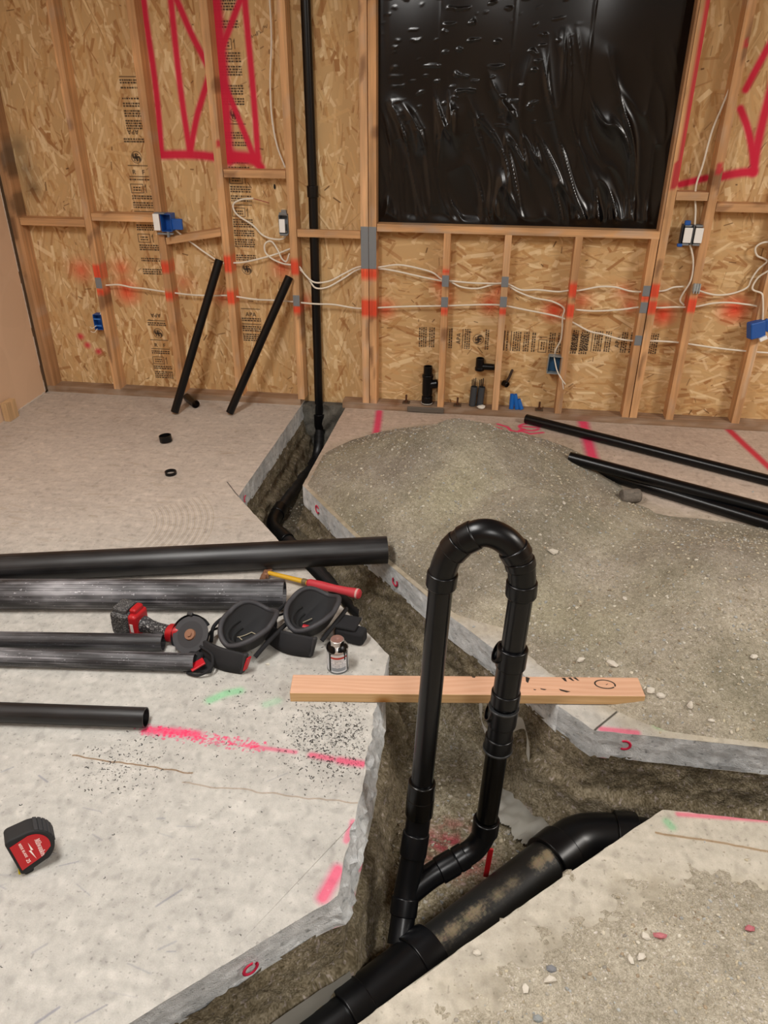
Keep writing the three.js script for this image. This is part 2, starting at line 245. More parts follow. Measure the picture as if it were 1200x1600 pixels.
  // darker patches by the corner
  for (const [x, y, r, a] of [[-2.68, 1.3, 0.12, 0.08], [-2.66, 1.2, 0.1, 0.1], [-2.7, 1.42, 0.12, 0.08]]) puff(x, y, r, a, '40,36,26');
});
osb.repeat.set(1 / 4.6, 1 / (1292 / PS)); osb.offset.set(-WX0 / 4.6, 1 - WY1 / (1292 / PS)); osb.wrapS = THREE.MirroredRepeatWrapping;
{
  const sh = new THREE.Shape([[XL - 0.1, -0.05], [XR + 0.1, -0.05], [XR + 0.1, CEIL], [XL - 0.1, CEIL]].map((p) => new THREE.Vector2(...p)));
  const hole = new THREE.Path([[-0.66, 1.07], [-0.66, 2.3], [0.83, 2.3], [0.83, 1.07]].map((p) => new THREE.Vector2(...p))); sh.holes.push(hole);
  const g = new THREE.ExtrudeGeometry(sh, { depth: 0.012, bevelEnabled: false }); g.translate(0, 0, ZB - 0.012);
  const ob = osb.clone(); ob.colorSpace = THREE.NoColorSpace;
  mesh('sheathing_panel', g, std(0xffffff, 0.8, { map: osb, bumpMap: ob, bumpScale: 0.003 }), wall);
}
// a length of lumber: box with real uv and coloured along its length; paint(x, y, z) -> [r, g, b, strength] in linear colour
const TONES = [[0.74, 0.44, 0.22], [0.66, 0.38, 0.185], [0.78, 0.49, 0.27], [0.58, 0.33, 0.165]];
function lumber(x0, x1, y0, y1, z0, z1, tone, paint, tilt = 0) {
  const dx = x1 - x0, dy = y1 - y0, dz = z1 - z0, vert = dy > dx, s = vert ? [3, Math.max(2, Math.round(dy / 0.018)), 2] : [Math.max(2, Math.round(dx / 0.03)), 2, 2];
  const g = new THREE.BoxGeometry(dx, dy, dz, ...s), p = g.attributes.position, uv = g.attributes.uv, nn = g.attributes.normal, col = new Float32Array(p.count * 3), k = rr(0, 9);
  for (let i = 0; i < p.count; i++) {
    let x = p.getX(i), y = p.getY(i), z = p.getZ(i); const Lc = vert ? y : x, a = vert ? x : y;
    uv.setXY(i, (a + z) * 2.6 + k, Lc * 0.62 + k);
    const e = 0.0012; // eased edges
    p.setXYZ(i, x + (Math.abs(x) > dx / 2 - 1e-6 && Math.abs(z) > dz / 2 - 1e-6 ? -Math.sign(x) * e : 0), y + tilt * x / dx, z);
    const X = x + (x0 + x1) / 2, Y = y + (y0 + y1) / 2, Z = z + (z0 + z1) / 2, f = 1 + 0.55 * fbm(a * 9 + k, Lc * 3.2, k, 3), knot = sstep(0.34, 0.5, n3(a * 14 + k * 3, Lc * 5.5, k * 2)), chalk = sstep(0.18, 0.5, n3(a * 30 + k, Lc * 11, 7 + k)) * 0.3;
    let c = [tone[0] * f, tone[1] * f, tone[2] * f].map((v, j) => lerp(v, [0.2, 0.09, 0.04][j], knot * 0.7)).map((v, j) => lerp(v, [0.62, 0.52, 0.44][j], chalk));
    if (paint) for (const q of [].concat(paint)) { const t = q(X, Y, Z, nn.getZ(i)); if (t) c = c.map((v, j) => lerp(v, t[j], t[3])); }
    col.set(c, i * 3);
  }
  g.setAttribute('color', new THREE.BufferAttribute(col, 3)); g.translate((x0 + x1) / 2, (y0 + y1) / 2, (z0 + z1) / 2); return g;
}
const ORANGE = [0.92, 0.085, 0.03], PINKL = [0.66, 0.01, 0.045];
const band = (...ys) => (x, y, z, nz) => { for (const [a, b] of ys) { const t = sstep(a - 0.018, a + 0.008, y) * (1 - sstep(b - 0.008, b + 0.018, y)); if (t > 0.01) return [...ORANGE, t * (nz > 0.5 ? 0.95 : 0.55)]; } };
const D = ZF - ZB;
function stud(x0, w, y0, y1, tone, paint, name = 'stud') { return mesh(name, lumber(x0, x0 + w, y0, y1, ZB, ZF, TONES[tone], paint), M.wood, wall); }
const PL = 0.04; // plate thickness
const S = {};
S.corner = stud(XL + 0.001, 0.055, PL, CEIL, 3, (x, y) => y > 1.0 && y < 1.5 ? [0.03, 0.025, 0.015, 0.6 * sstep(0, 0.2, n3(x * 9, y * 6) + 0.12)] : null);
S.a = stud(-2.335, 0.042, PL, CEIL, 0, band([0.72, 0.8], [0.635, 0.665]));
S.b = stud(-1.912, 0.045, PL, CEIL, 1, band([0.776, 0.83], [0.62, 0.66]));
S.c = stud(-1.535, 0.043, PL, CEIL, 0, [band([0.79, 0.875], [0.61, 0.68]), (x, y, z, nz) => nz > 0.5 && Math.hypot(x + 1.49, y - 1.45) < 0.022 ? [...PINKL, 0.9] : null]);
S.d = stud(-1.145, 0.043, PL, CEIL, 0, band([0.79, 0.865], [0.57, 0.61]));
S.e = stud(-0.745, 0.043, PL, CEIL, 2, band([0.78, 0.833], [0.57, 0.66]));
S.e2 = stud(-0.7, 0.043, PL, CEIL, 0, band([0.78, 0.833], [0.57, 0.66]));
const SILL0 = 1.032, SILL1 = 1.07;
S.f = stud(-0.292, 0.038, PL, SILL0, 1, band([0.822, 0.84], [0.6, 0.632]));
S.g = stud(0.033, 0.038, PL, SILL0, 2, band([0.61, 0.64]));
S.h = stud(0.4, 0.04, PL, SILL0, 1, band([0.725, 0.79], [0.61, 0.675]));
S.jack = stud(0.785, 0.04, PL, SILL0, 1, band([0.715, 0.74]));
S.king = stud(0.828, 0.043, PL, CEIL, 0, [band([0.735, 0.8], [0.65, 0.712]), (x, y, z, nz) => { if (nz < 0.5 || y < 1.27) return null; const lx = y > 1.843 ? lerp(0.862, 0.868, (y - 1.843) / 0.3) : y > 1.6 ? lerp(0.864, 0.862, (y - 1.6) / 0.24) : lerp(0.855, 0.864, (y - 1.29) / 0.31); const d = Math.abs(x - lx); return d < 0.016 ? [...PINKL, 0.9] : null; }]);
S.jackUp = stud(0.815, 0.013, SILL1, 2.3, 3, null, 'window_stop');
S.k = stud(1.03, 0.044, PL, CEIL, 1, [band([0.665, 0.735]), (x, y, z, nz) => nz > 0.5 && (Math.hypot(x - 1.055, y - 1.37) < 0.024 || Math.hypot(x - 1.06, y - 1.9) < 0.016) ? [...PINKL, 0.85] : null]);
S.m = stud(1.395, 0.044, PL, CEIL, 0, (x, y, z, nz) => nz > 0.5 && y > 0.2 && y < 0.5 && Math.abs(x - 1.425 - 0.01 * n3(y * 9, 3)) < 0.011 ? [0.8, 0.6, 0.42, 0.8] : null);
for (let x = 1.8; x < 4.9; x += 0.406) stud(x, 0.043, PL, CEIL, 0);
const blockG = (x0, x1, y0, tone, z0 = ZB, tilt = 0) => mesh('blocking', lumber(x0, x1, y0, y0 + 0.039, z0, ZF - 0.004, TONES[tone], null, tilt), M.wood, wall);
blockG(-2.733, -2.336, 1.012, 1); blockG(-2.292, -1.913, 1.047, 0); blockG(-1.866, -1.536, 0.955, 0, ZB, 0.055); blockG(-1.491, -1.146, 1.287, 0); blockG(-1.101, -0.746, 0.991, 0, ZF - 0.03);
blockG(0.872, 1.029, 1.222, 2); blockG(1.075, 1.394, 1.172, 0); blockG(1.44, 1.79, 1.16, 0);
mesh('window_sill', lumber(-0.656, 0.827, SILL0, SILL1, ZB, ZF, TONES[0], (x, y) => { const t = sstep(0.05, 0.3, n3(x * 7, y * 20)); return [0.6, 0.5, 0.43, 0.5 * t]; }), M.wood, wall);
mesh('window_header', lumber(-0.656, 0.827, 2.3, 2.55, ZB, ZF, TONES[1]), M.wood, wall);
// pressure-treated bottom plate, cut away where the trench meets the wall
for (const [a, b] of [[XL, -1.13], [-0.87, XR]]) mesh('bottom_plate', lumber(a, b, 0, PL, ZB, ZF, [0.33, 0.215, 0.135], (x, y, z) => [0.5, 0.42, 0.35, 0.45 * sstep(-0.1, 0.4, n3(x * 8, z * 40, y * 30))]), M.wood, wall);
mesh('top_plate', lumber(XL, XR, CEIL - 0.08, CEIL, ZB + 0.001, ZF - 0.001, TONES[0]), M.wood, wall);
// steel nail plates pressed on the stud faces
function nailPlate(s, x0, x1, y0, y1) {
  const g = [rbox(x1 - x0, y1 - y0, 0.0022, 0.001, 1)];
  for (let i = 0; i < 4; i++) g.push(at(new THREE.CylinderGeometry(0.0022, 0.0022, 0.002, 8), (i % 2 - 0.5) * (x1 - x0) * 0.6, ((i >> 1) - 0.5) * (y1 - y0) * 0.75, 0.0014, Math.PI / 2));
  const o = mesh('nail_plate', merge(g), M.galv, s); o.position.set((x0 + x1) / 2, (y0 + y1) / 2, ZF + 0.0012); return o;
}
nailPlate(S.a, -2.333, -2.295, 0.668, 0.73); nailPlate(S.d, -1.142, -1.104, 0.61, 0.672); nailPlate(S.e, -0.744, -0.702, 0.833, 1.055); nailPlate(S.e2, -0.7, -0.658, 0.833, 1.055);
nailPlate(S.f, -0.292, -0.254, 0.75, 0.812); nailPlate(S.f, -0.292, -0.254, 0.637, 0.694); nailPlate(S.g, 0.033, 0.071, 0.76, 0.816); nailPlate(S.g, 0.033, 0.071, 0.65, 0.708);
nailPlate(S.jack, 0.786, 0.824, 0.738, 0.794); nailPlate(S.jack, 0.786, 0.824, 0.648, 0.706); nailPlate(S.jack, 0.786, 0.824, 0.468, 0.524);

// ------------------------------------------------------------------ floor slabs with the sawn trench
const SLAB = 0.11;
const Ledge = [[-1.125, -4.44], [-1.15, -3.13], [-0.855, -2.766], [-0.273, -2.075], [-0.283, -1.83], [-0.27, -1.57], [-0.275, -1.34], [-0.279, -1.158], [-0.659, -0.806], [XL, 1.13]];
const Redge = [[-0.85, -4.44], [-0.871, -3.29], [-0.537, -2.852], [-0.348, -2.642], [-0.076, -2.33], [0.1, -2.15], [0.3, -1.905], [0.401, -1.815], [XR, -1.83]];
const Bedge = [[XR, -1.555], [0.56, -1.54], [0.2, -1.222], [-0.035, -1.009], [-0.172, -0.88], [XL, 1.53]];
const trench = [...Ledge, ...[...Bedge].reverse(), ...[...Redge].reverse()];
function segD(px, pz, a, b) { const dx = b[0] - a[0], dz = b[1] - a[1], t = clamp(((px - a[0]) * dx + (pz - a[1]) * dz) / (dx * dx + dz * dz)); return Math.hypot(px - a[0] - dx * t, pz - a[1] - dz * t); }
function trenchD(x, z) { // > 0 inside
  let d = 9, ins = false;
  for (let i = 0, j = trench.length - 1; i < trench.length; j = i++) {
    const a = trench[j], b = trench[i];
    if ((a[1] > z) !== (b[1] > z) && x < (b[0] - a[0]) * (z - a[1]) / (b[1] - a[1]) + a[0]) ins = !ins;
    const open = (a[0] === XL && b[0] === XL) || (a[0] === XR && b[0] === XR);
    if (!open) d = Math.min(d, segD(x, z, a, b));
  }
  return ins ? d : -d;
}
// slab colour: one canvas for each slab, metres -> pixels
function slabTex(x0, x1, z0, z1, W, base, draw) {
  const s = W / (x1 - x0), H = Math.round((z1 - z0) * s);
  const t = canvasTex(W, H, (g) => {
    const im = g.createImageData(W, H);
    for (let y = 0, i = 0; y < H; y++) for (let x = 0; x < W; x++, i += 4) {
      const wx = x0 + x / s, wz = z0 + y / s;
      const a = n3(wx * 1.7, wz * 1.7, 1) * 0.6 + n3(wx * 5, wz * 5.4, 3) * 0.4, b = n3(wx * 19, wz * 21, 5), c = n3(wx * 60, wz * 52, 7), far = sstep(-1.7, -3.4, wz);
      const br = n3(wx * 7 + wz * 3, wz * 46 + 2 * n3(wx * 2, wz * 2), 9); // broom and trowel drag
      let k = a * 15 + b * 8 + c * 8 + br * 7 + (hash(x, y, 5) - 0.5) * 9;
      const pit = n3(wx * 110, wz * 110, 13) > 0.52 ? -26 : 0, lite = sstep(0.1, 0.6, n3(wx * 27, wz * 21, 17)) * 9 - sstep(0.15, 0.6, n3(wx * 33, wz * 29, 27)) * 13;
      k += pit + lite; const B = base(wx, wz, far);
      im.data[i] = B[0] + k; im.data[i + 1] = B[1] + k * 0.98; im.data[i + 2] = B[2] + k * 0.95; im.data[i + 3] = 255;
    }
    g.putImageData(im, 0, 0);
    const X = (x) => (x - x0) * s, Y = (z) => (z - z0) * s; g.lineCap = g.lineJoin = 'round';
    const spray = (pts, wd, col, al = 1) => { for (const [k, a] of [[1.8, 0.12], [1.4, 0.22], [1.05, 0.4], [0.7, 0.6]]) { g.strokeStyle = `rgba(${col},${a * al})`; g.lineWidth = wd * s * k; g.beginPath(); pts.forEach((p, i) => i ? g.lineTo(X(p[0]), Y(p[1])) : g.moveTo(X(p[0]), Y(p[1]))); g.stroke(); } };
    const speck = (n, col, pts, wd) => { for (let i = 0; i < n; i++) { const t = rnd() * (pts.length - 1), k = Math.floor(t), f = t - k, x = lerp(pts[k][0], pts[k + 1][0], f) + (rnd() + rnd() - 1) * wd, z = lerp(pts[k][1], pts[k + 1][1], f) + (rnd() + rnd() - 1) * wd; g.fillStyle = `rgba(${col},${rr(0.15, 0.6)})`; g.beginPath(); g.arc(X(x), Y(z), rr(0.5, 2.2), 0, 7); g.fill(); } };
    draw(g, X, Y, s, spray, speck);
  });
  t.repeat.set(1 / (x1 - x0), 1 / (z1 - z0)); t.offset.set(-x0 / (x1 - x0), 1 + z0 / (z1 - z0)); t.wrapS = t.wrapT = THREE.ClampToEdgeWrapping; return t;
}
const PINK = '232,44,92';
const warm = (x, z, f) => [lerp(174, 190, f), lerp(172, 178, f), lerp(166, 166, f)];
const texL = slabTex(XL, -0.2, -4.45, -0.1, 1216, warm, (g, X, Y, s, spray, speck) => {
  spray([[-0.965, -1.618], [-0.88, -1.625], [-0.805, -1.623]], 0.028, PINK, 0.62); speck(500, PINK, [[-0.98, -1.62], [-0.6, -1.6]], 0.03);
  spray([[-0.64, -1.6], [-0.49, -1.596]], 0.014, PINK, 0.4); spray([[-0.44, -1.592], [-0.375, -1.588]], 0.02, PINK, 0.5); spray([[-0.35, -1.587], [-0.283, -1.583]], 0.024, PINK, 0.6);
  spray([[-0.287, -1.235], [-0.312, -1.15]], 0.028, PINK, 0.55); spray([[-0.279, -1.32], [-0.279, -1.38]], 0.015, PINK, 0.35);
  spray([[-0.815, -1.772], [-0.775, -1.81], [-0.735, -1.828]], 0.03, '96,206,128', 0.4); spray([[-0.63, -1.78], [-0.6, -1.8]], 0.03, '120,205,150', 0.22);
  // saw overcut at the trench corner, hairline cracks, scuffs
  g.strokeStyle = 'rgba(40,38,34,0.85)'; g.lineWidth = 2; g.beginPath(); g.moveTo(X(-1.15), Y(-3.13)); g.lineTo(X(-1.25), Y(-3.27)); g.stroke();
  g.strokeStyle = 'rgba(110,80,50,0.8)'; g.lineWidth = 2; g.beginPath(); g.moveTo(X(-1.14), Y(-1.49)); for (let i = 1; i <= 30; i++) g.lineTo(X(-1.14 + i * 0.0125), Y(-1.49 + i * 0.0005 + 0.006 * n3(i * 0.4, 3))); g.stroke();
  g.strokeStyle = 'rgba(120,92,64,0.4)'; g.beginPath(); g.moveTo(X(-0.78), Y(-1.44)); for (let i = 1; i <= 30; i++) g.lineTo(X(-0.78 + i * 0.0168), Y(-1.44 + 0.012 * n3(i * 0.3, 6))); g.stroke();
  for (let i = 0; i < 46; i++) { const x = rr(-1.5, -0.35), z = rr(-1.5, -0.6), a = rr(-0.5, 0.9), l = rr(0.015, 0.07); g.strokeStyle = `rgba(84,90,110,${rr(0.1, 0.4)})`; g.lineWidth = rr(0.8, 3); g.beginPath(); g.moveTo(X(x), Y(z)); g.lineTo(X(x + Math.cos(a) * l), Y(z - Math.sin(a) * l)); g.stroke(); }
  for (let i = 0; i < 420; i++) { g.fillStyle = `rgba(226,222,212,${rr(0.05, 0.22)})`; g.beginPath(); g.ellipse(X(rr(XL, -0.2)), Y(rr(-3, -0.4)), rr(0.6, 6), rr(0.6, 2), rr(0, 3), 0, 7); g.fill(); }
  for (let i = 0; i < 500; i++) { g.fillStyle = `rgba(150,128,104,${rr(0.05, 0.2)})`; g.beginPath(); g.ellipse(X(rr(XL, -0.8)), Y(rr(-4.4, -2.6)), rr(2, 30), rr(1, 5), rr(-0.3, 0.3), 0, 7); g.fill(); }
  // swept swirl near the trench
  g.lineWidth = 1.6; for (let i = 0; i < 20; i++) { g.strokeStyle = i % 2 ? 'rgba(150,132,108,0.4)' : 'rgba(226,216,198,0.4)'; g.beginPath(); g.arc(X(-1.75), Y(-2.72), (0.32 + i * 0.014) * s, -0.75, 0.25); g.stroke(); }
});
// how much soil has spilt round the foot of the heap, on a coarse grid
const spill = []; for (let i = 0; i <= 84; i++) { spill.push([]); for (let j = 0; j <= 56; j++) { let k = 0; const x = -0.95 + i * 0.05, z = -4.5 + j * 0.05; for (let a = 0; a < 12; a++) k += heapH(x + (0.06 + 0.05 * (a % 3)) * Math.cos(a * 2.1), z + (0.06 + 0.05 * (a % 3)) * Math.sin(a * 2.1)) > 0.02 ? 1 / 12 : 0; spill[i].push(k); } }
function nearHeap(x, z) { const u = clamp((x + 0.95) / 0.05, 0, 83.99), v = clamp((z + 4.5) / 0.05, 0, 55.99), i = Math.floor(u), j = Math.floor(v); return lerp(lerp(spill[i][j], spill[i + 1][j], u - i), lerp(spill[i][j + 1], spill[i + 1][j + 1], u - i), v - j); }
const texR = slabTex(-0.95, 3.2, -4.45, -1.75, 1536, (x, z, f) => { const m = clamp(nearHeap(x, z) * 1.1 + 0.5 * n3(x * 11, z * 11, 4) * nearHeap(x, z)) * 0.85; return warm(x, z, f).map((v, i) => lerp(v - [2, 9, 13][i] * sstep(-2.6, -4.0, z), [150, 138, 114][i], m)); }, (g, X, Y, s, spray, speck) => {
  spray([[-0.637, -4.304], [-0.618, -4.1], [-0.596, -3.862]], 0.035, PINK, 0.9); spray([[0.569, -4.38], [0.572, -4.1], [0.58, -3.82]], 0.05, PINK, 0.95); spray([[1.38, -4.39], [1.43, -4.1], [1.49, -3.78]], 0.035, '200,24,44', 0.95);
  // hand-sprayed word, partly buried
  const wr = (l) => spray(l, 0.017, PINK, 0.95);
  wr([[-0.17, -4.2], [-0.12, -4.14], [-0.07, -4.1], [-0.02, -4.07]]); const ell = (cx, cz, rx, rz, a0, a1) => { const l = []; for (let i = 0; i <= 18; i++) { const a = lerp(a0, a1, i / 18); l.push([cx + rx * Math.cos(a), cz + rz * Math.sin(a)]); } wr(l); };
  ell(0.045, -4.115, 0.055, 0.055, 0, 6.3); wr([[0.075, -4.215], [0.13, -4.18], [0.15, -4.13], [0.19, -4.12], [0.225, -4.16]]); ell(0.255, -4.195, 0.055, 0.05, 0.4, 5.4); wr([[0.2, -4.2], [0.31, -4.2]]); wr([[0.2, -4.14], [0.26, -4.1], [0.33, -4.13]]);
  spray([[0.425, -1.825], [0.53, -1.824]], 0.02, PINK, 0.45); spray([[0.6, -1.865], [0.68, -1.87]], 0.03, '130,210,120', 0.35);
  g.strokeStyle = 'rgba(45,42,36,0.9)'; g.lineWidth = 2; g.beginPath(); g.moveTo(X(0.401), Y(-1.815)); g.lineTo(X(0.5), Y(-1.93)); g.stroke();
});
const texB = slabTex(-1.2, 2.0, -1.6, 0.4, 1280, (x, z) => { const d = -trenchD(x, z), m = 0.85 * sstep(-0.02, 0.14, d - 0.04 - 0.09 * n3(x * 5, z * 5, 2) - 0.04 * n3(x * 24, z * 24, 6) - 0.2 * sstep(0.25, 0.75, x) * sstep(-1.2, -1.5, z)) * (0.75 + 0.5 * n3(x * 13, z * 13, 8)); return [lerp(176, 148, m), lerp(170, 140, m), lerp(157, 122, m)]; }, (g, X, Y, s, spray, speck) => {
  spray([[0.6, -1.53], [0.86, -1.545]], 0.014, PINK, 0.4); spray([[0.565, -1.5], [0.575, -1.485]], 0.022, '90,180,120', 0.4);
  g.strokeStyle = 'rgba(120,88,52,0.6)'; g.lineWidth = 2.4; g.beginPath(); g.moveTo(X(0.53), Y(-1.46)); for (let i = 1; i < 30; i++) g.lineTo(X(0.53 + i * 0.02), Y(-1.46 + i * 0.0012 + 0.004 * n3(i * 0.5, 2))); g.stroke();
});
function roughen(poly, rough) { // subdivide every edge so that broken edges can be ragged
  const out = [];
  for (let i = 0; i < poly.length; i++) { const a = poly[i], b = poly[(i + 1) % poly.length], L = Math.hypot(b[0] - a[0], b[1] - a[1]), n = rough(a, b) ? Math.max(1, Math.round(L / 0.014)) : 1; for (let k = 0; k < n; k++) out.push([lerp(a[0], b[0], k / n), lerp(a[1], b[1], k / n)]); }
  return out;
}
function slab(poly, tex) {
  const inner = (p) => Math.abs(trenchD(p[0], p[1])) < 0.02 && p[0] > -2 && p[0] < 2.2 && p[1] > -4.4;
  const pts = roughen(poly, (a, b) => (inner(a) || inner(b)) && Math.abs(trenchD((a[0] + b[0]) / 2, (a[1] + b[1]) / 2)) < 0.02);
  const sh = new THREE.Shape(pts.map(([x, z]) => new THREE.Vector2(x, -z)));
  const g = new THREE.ExtrudeGeometry(sh, { depth: SLAB, bevelEnabled: false, steps: 6 }); g.rotateX(-Math.PI / 2); g.translate(0, -SLAB, 0);
  const p = g.attributes.position;
  for (let i = 0; i < p.count; i++) {
    const x = p.getX(i), y = p.getY(i), z = p.getZ(i); if (Math.abs(trenchD(x, z)) > 0.03) continue;
    const broken = sstep(-0.4, -0.3, x) * (1 - sstep(-0.2, -0.1, x)) * sstep(-2.0, -1.8, z) * (1 - sstep(-1.2, -1.1, z));
    const amp = lerp(0.003, 0.014, broken), down = -y / SLAB;
    p.setXYZ(i, x + amp * (n3(x * 26, y * 30, z * 26) + 0.5 * n3(x * 70, y * 70, z * 70)) + broken * 0.03 * down, y + (y > -0.001 ? 0 : 0.004 * n3(x * 40, 3, z * 40)) - (y > -0.001 ? broken * 0.004 * (n3(x * 50, 9, z * 50) + 0.4) : 0), z + amp * n3(x * 26 + 9, y * 30, z * 26));
  }
  g.computeVertexNormals();
  const top = std(0xffffff, 0.88, { map: tex, bumpMap: repeatTex(concFine, 2.4, 2.4), bumpScale: 0.0022 });
  return mesh('slab', g, [top, M.side], floor);
}
const floor = struct(group('floor'));
slab([[XL, -4.44], ...Ledge], texL);
slab([...Redge, [XR, -4.44]], texR);
slab([...Bedge, [XL, ZN], [XR, ZN]].reverse(), texB);
// sprayed rings on the sawn slab faces
for (const [x, y, z, nx, nz, r, arc, turn] of [[-0.452, -0.058, -0.99, 0.68, 0.734, 0.02, 5.6, 1.2], [0.5, -0.048, -1.818, 0, 1, 0.02, 4.2, -2.1], [-0.765, -0.05, -3.15, -0.796, 0.605, 0.022, 5.2, 0.6], [-0.318, -0.055, -2.605, -0.755, 0.656, 0.02, 4.6, 2.4], [-1.144, -0.05, -3.2, 1, 0, 0.018, 3.2, 1]]) {
  const g = new THREE.TorusGeometry(r * 0.85, 0.0045, 5, 26, arc); g.rotateZ(turn); g.scale(1, 1, 0.5); const o = mesh('paint_ring', g, std(0xc81e46, 0.8), floor); o.position.set(x + nx * 0.004, y, z + nz * 0.004); o.lookAt(x + nx, y, z + nz);
}

// soil under and in the trench
function soilFloor(x, z) {
  let f = lerp(-0.43, -0.34, sstep(-1.9, -2.5, z)); f = lerp(f, -0.45, sstep(-1.1, -0.7, z));
  return f + 0.03 * fbm(x * 5, z * 5, 2, 3) + 0.012 * n3(x * 24, z * 24, 1) + 0.03 * sstep(-0.05, -0.2, x) * sstep(-1.3, -1.6, z) * (1 - sstep(-1.7, -2.2, z));
}
function soilH(x, z) {
  const d = trenchD(x, z), corner = sstep(-1.2, -1.0, z) * sstep(0.05, -0.2, x);
  if (d < -0.012) return -SLAB - 0.012;
  const w = 0.03 + 0.02 * corner, t = clamp((d + 0.012) / w);
  const s = t < 0.5 ? 2 * t * t : 1 - 2 * (1 - t) * (1 - t);
  let h = lerp(-SLAB - 0.012, soilFloor(x, z), s);
  h += 0.012 * n3(x * 18, z * 18, h * 22) * Math.sin(Math.PI * s) * 1.5;
  return h;
}
function sideStrip(edge) {
  const pts = []; for (let i = 0; i < edge.length - 1; i++) { const a = edge[i], b = edge[i + 1], L = Math.hypot(b[0] - a[0], b[1] - a[1]), n = Math.max(1, Math.round(L / 0.016)); for (let k = 0; k < n; k++) pts.push([lerp(a[0], b[0], k / n), lerp(a[1], b[1], k / n)]); }
  const N = pts.map((_, i) => { const a = pts[Math.max(0, i - 2)], b = pts[Math.min(pts.length - 1, i + 2)], v = V(-(b[1] - a[1]), 0, b[0] - a[0]).normalize(); return trenchD(pts[i][0] + v.x * 0.04, pts[i][1] + v.z * 0.04) > 0 ? v : v.negate(); });
  const m = 22, pos = [], uv = [], col = [], idx = []; let s = 0;
  pts.forEach(([x, z], i) => {
    if (i) s += Math.hypot(x - pts[i - 1][0], z - pts[i - 1][1]);
    const foot = soilFloor(x + N[i].x * 0.1, z + N[i].z * 0.1) - 0.015, corner = sstep(-1.25, -1.0, z) * sstep(0.05, -0.2, x), w = 0.075 + 0.03 * n3(x * 6, z * 6, 4) + 0.03 * corner;
    for (let j = 0; j <= m; j++) { const t = j / m, y = lerp(-SLAB + 0.012, foot, t), ledge = sstep(0.42, 0.5, t + 0.1 * n3(s * 5, 2)) * 0.3, d = -0.012 + w * (0.12 + 0.45 * t + ledge + 0.55 * Math.pow(t, 5)) + 0.011 * n3(x * 22, y * 26, z * 22) + 0.006 * n3(x * 60, y * 60, z * 60);
      pos.push(x + N[i].x * d, y, z + N[i].z * d); uv.push(s * 1.4, y * 1.4); const k = 0.8 + 0.42 * fbm(x * 7, y * 9, z * 7, 3) + 0.1 * n3(s * 3, y * 30); col.push(0.94 * k, 0.92 * k, 0.92 * k); }
  });
  for (let i = 0; i < pts.length - 1; i++) for (let j = 0; j < m; j++) { const k = i * (m + 1) + j; idx.push(k, k + m + 1, k + 1, k + 1, k + m + 1, k + m + 2); }
  const g = new THREE.BufferGeometry(); g.setAttribute('position', new THREE.Float32BufferAttribute(pos, 3)); g.setAttribute('uv', new THREE.Float32BufferAttribute(uv, 2)); g.setAttribute('color', new THREE.Float32BufferAttribute(col, 3)); g.setIndex(idx); g.computeVertexNormals(); return g;
}
for (const e of [Ledge, Redge, Bedge]) struct(mesh('trench_side', sideStrip(e.map(([x, z]) => [clamp(x, -2.7, 2.5), z])), M.soil));
{
  const st = 0.014, pos = [], uv = [], col = [], idx = [], id = new Map();
  const vtx = (i, j) => { const k = i * 4096 + j; if (!id.has(k)) { const x = -2.75 + i * st, z = -4.44 + j * st, h = soilH(x, z); id.set(k, pos.length / 3); pos.push(x, h, z); uv.push(x * 1.4 + h * 1.4, z * 1.4 - h * 0.6);
    const damp = 0.75 + 0.5 * fbm(x * 4, z * 4, 8, 3); const trenchShade = 1 - 0.5 * sstep(-2.6, -3.1, z); let c = [0.98 * damp * trenchShade, 0.97 * damp * trenchShade, 0.98 * damp * trenchShade];  // shade in the trench toward the wall is painted into the soil colour
    const ash = sstep(0.05, 0.3, n3(x * 3.4 + 3, z * 3.4, 2)) * 0.35; c = c.map((v, q) => lerp(v, [1.0, 1.06, 1.18][q], ash));
    const pk = Math.max(0, 1 - Math.hypot((x + 0.0) / 0.16, (z + 1.66) / 0.14)) * clamp(0.5 + 1.7 * n3(x * 30, z * 30, 5)) * 1.5; c = c.map((v, q) => lerp(v, [1.15, 0.2, 0.42][q], clamp(pk * 0.85)));
    col.push(...c); } return id.get(k); };
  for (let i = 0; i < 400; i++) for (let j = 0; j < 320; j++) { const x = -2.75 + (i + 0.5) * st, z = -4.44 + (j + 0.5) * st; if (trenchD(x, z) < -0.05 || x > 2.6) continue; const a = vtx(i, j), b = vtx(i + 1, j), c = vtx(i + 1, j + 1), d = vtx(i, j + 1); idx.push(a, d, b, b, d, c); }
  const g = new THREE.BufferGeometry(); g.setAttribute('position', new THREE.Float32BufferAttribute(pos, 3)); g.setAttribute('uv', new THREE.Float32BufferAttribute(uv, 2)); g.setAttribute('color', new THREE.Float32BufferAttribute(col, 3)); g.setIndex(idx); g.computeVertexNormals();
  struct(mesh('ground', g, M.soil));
  // bed of earth below everything
  struct(mesh('subsoil', at(new THREE.BoxGeometry(XR - XL + 0.4, 0.1, ZN - ZB + 0.4), (XL + XR) / 2, -0.62, (ZN + ZB) / 2), std(0x4a4030, 1)));
}
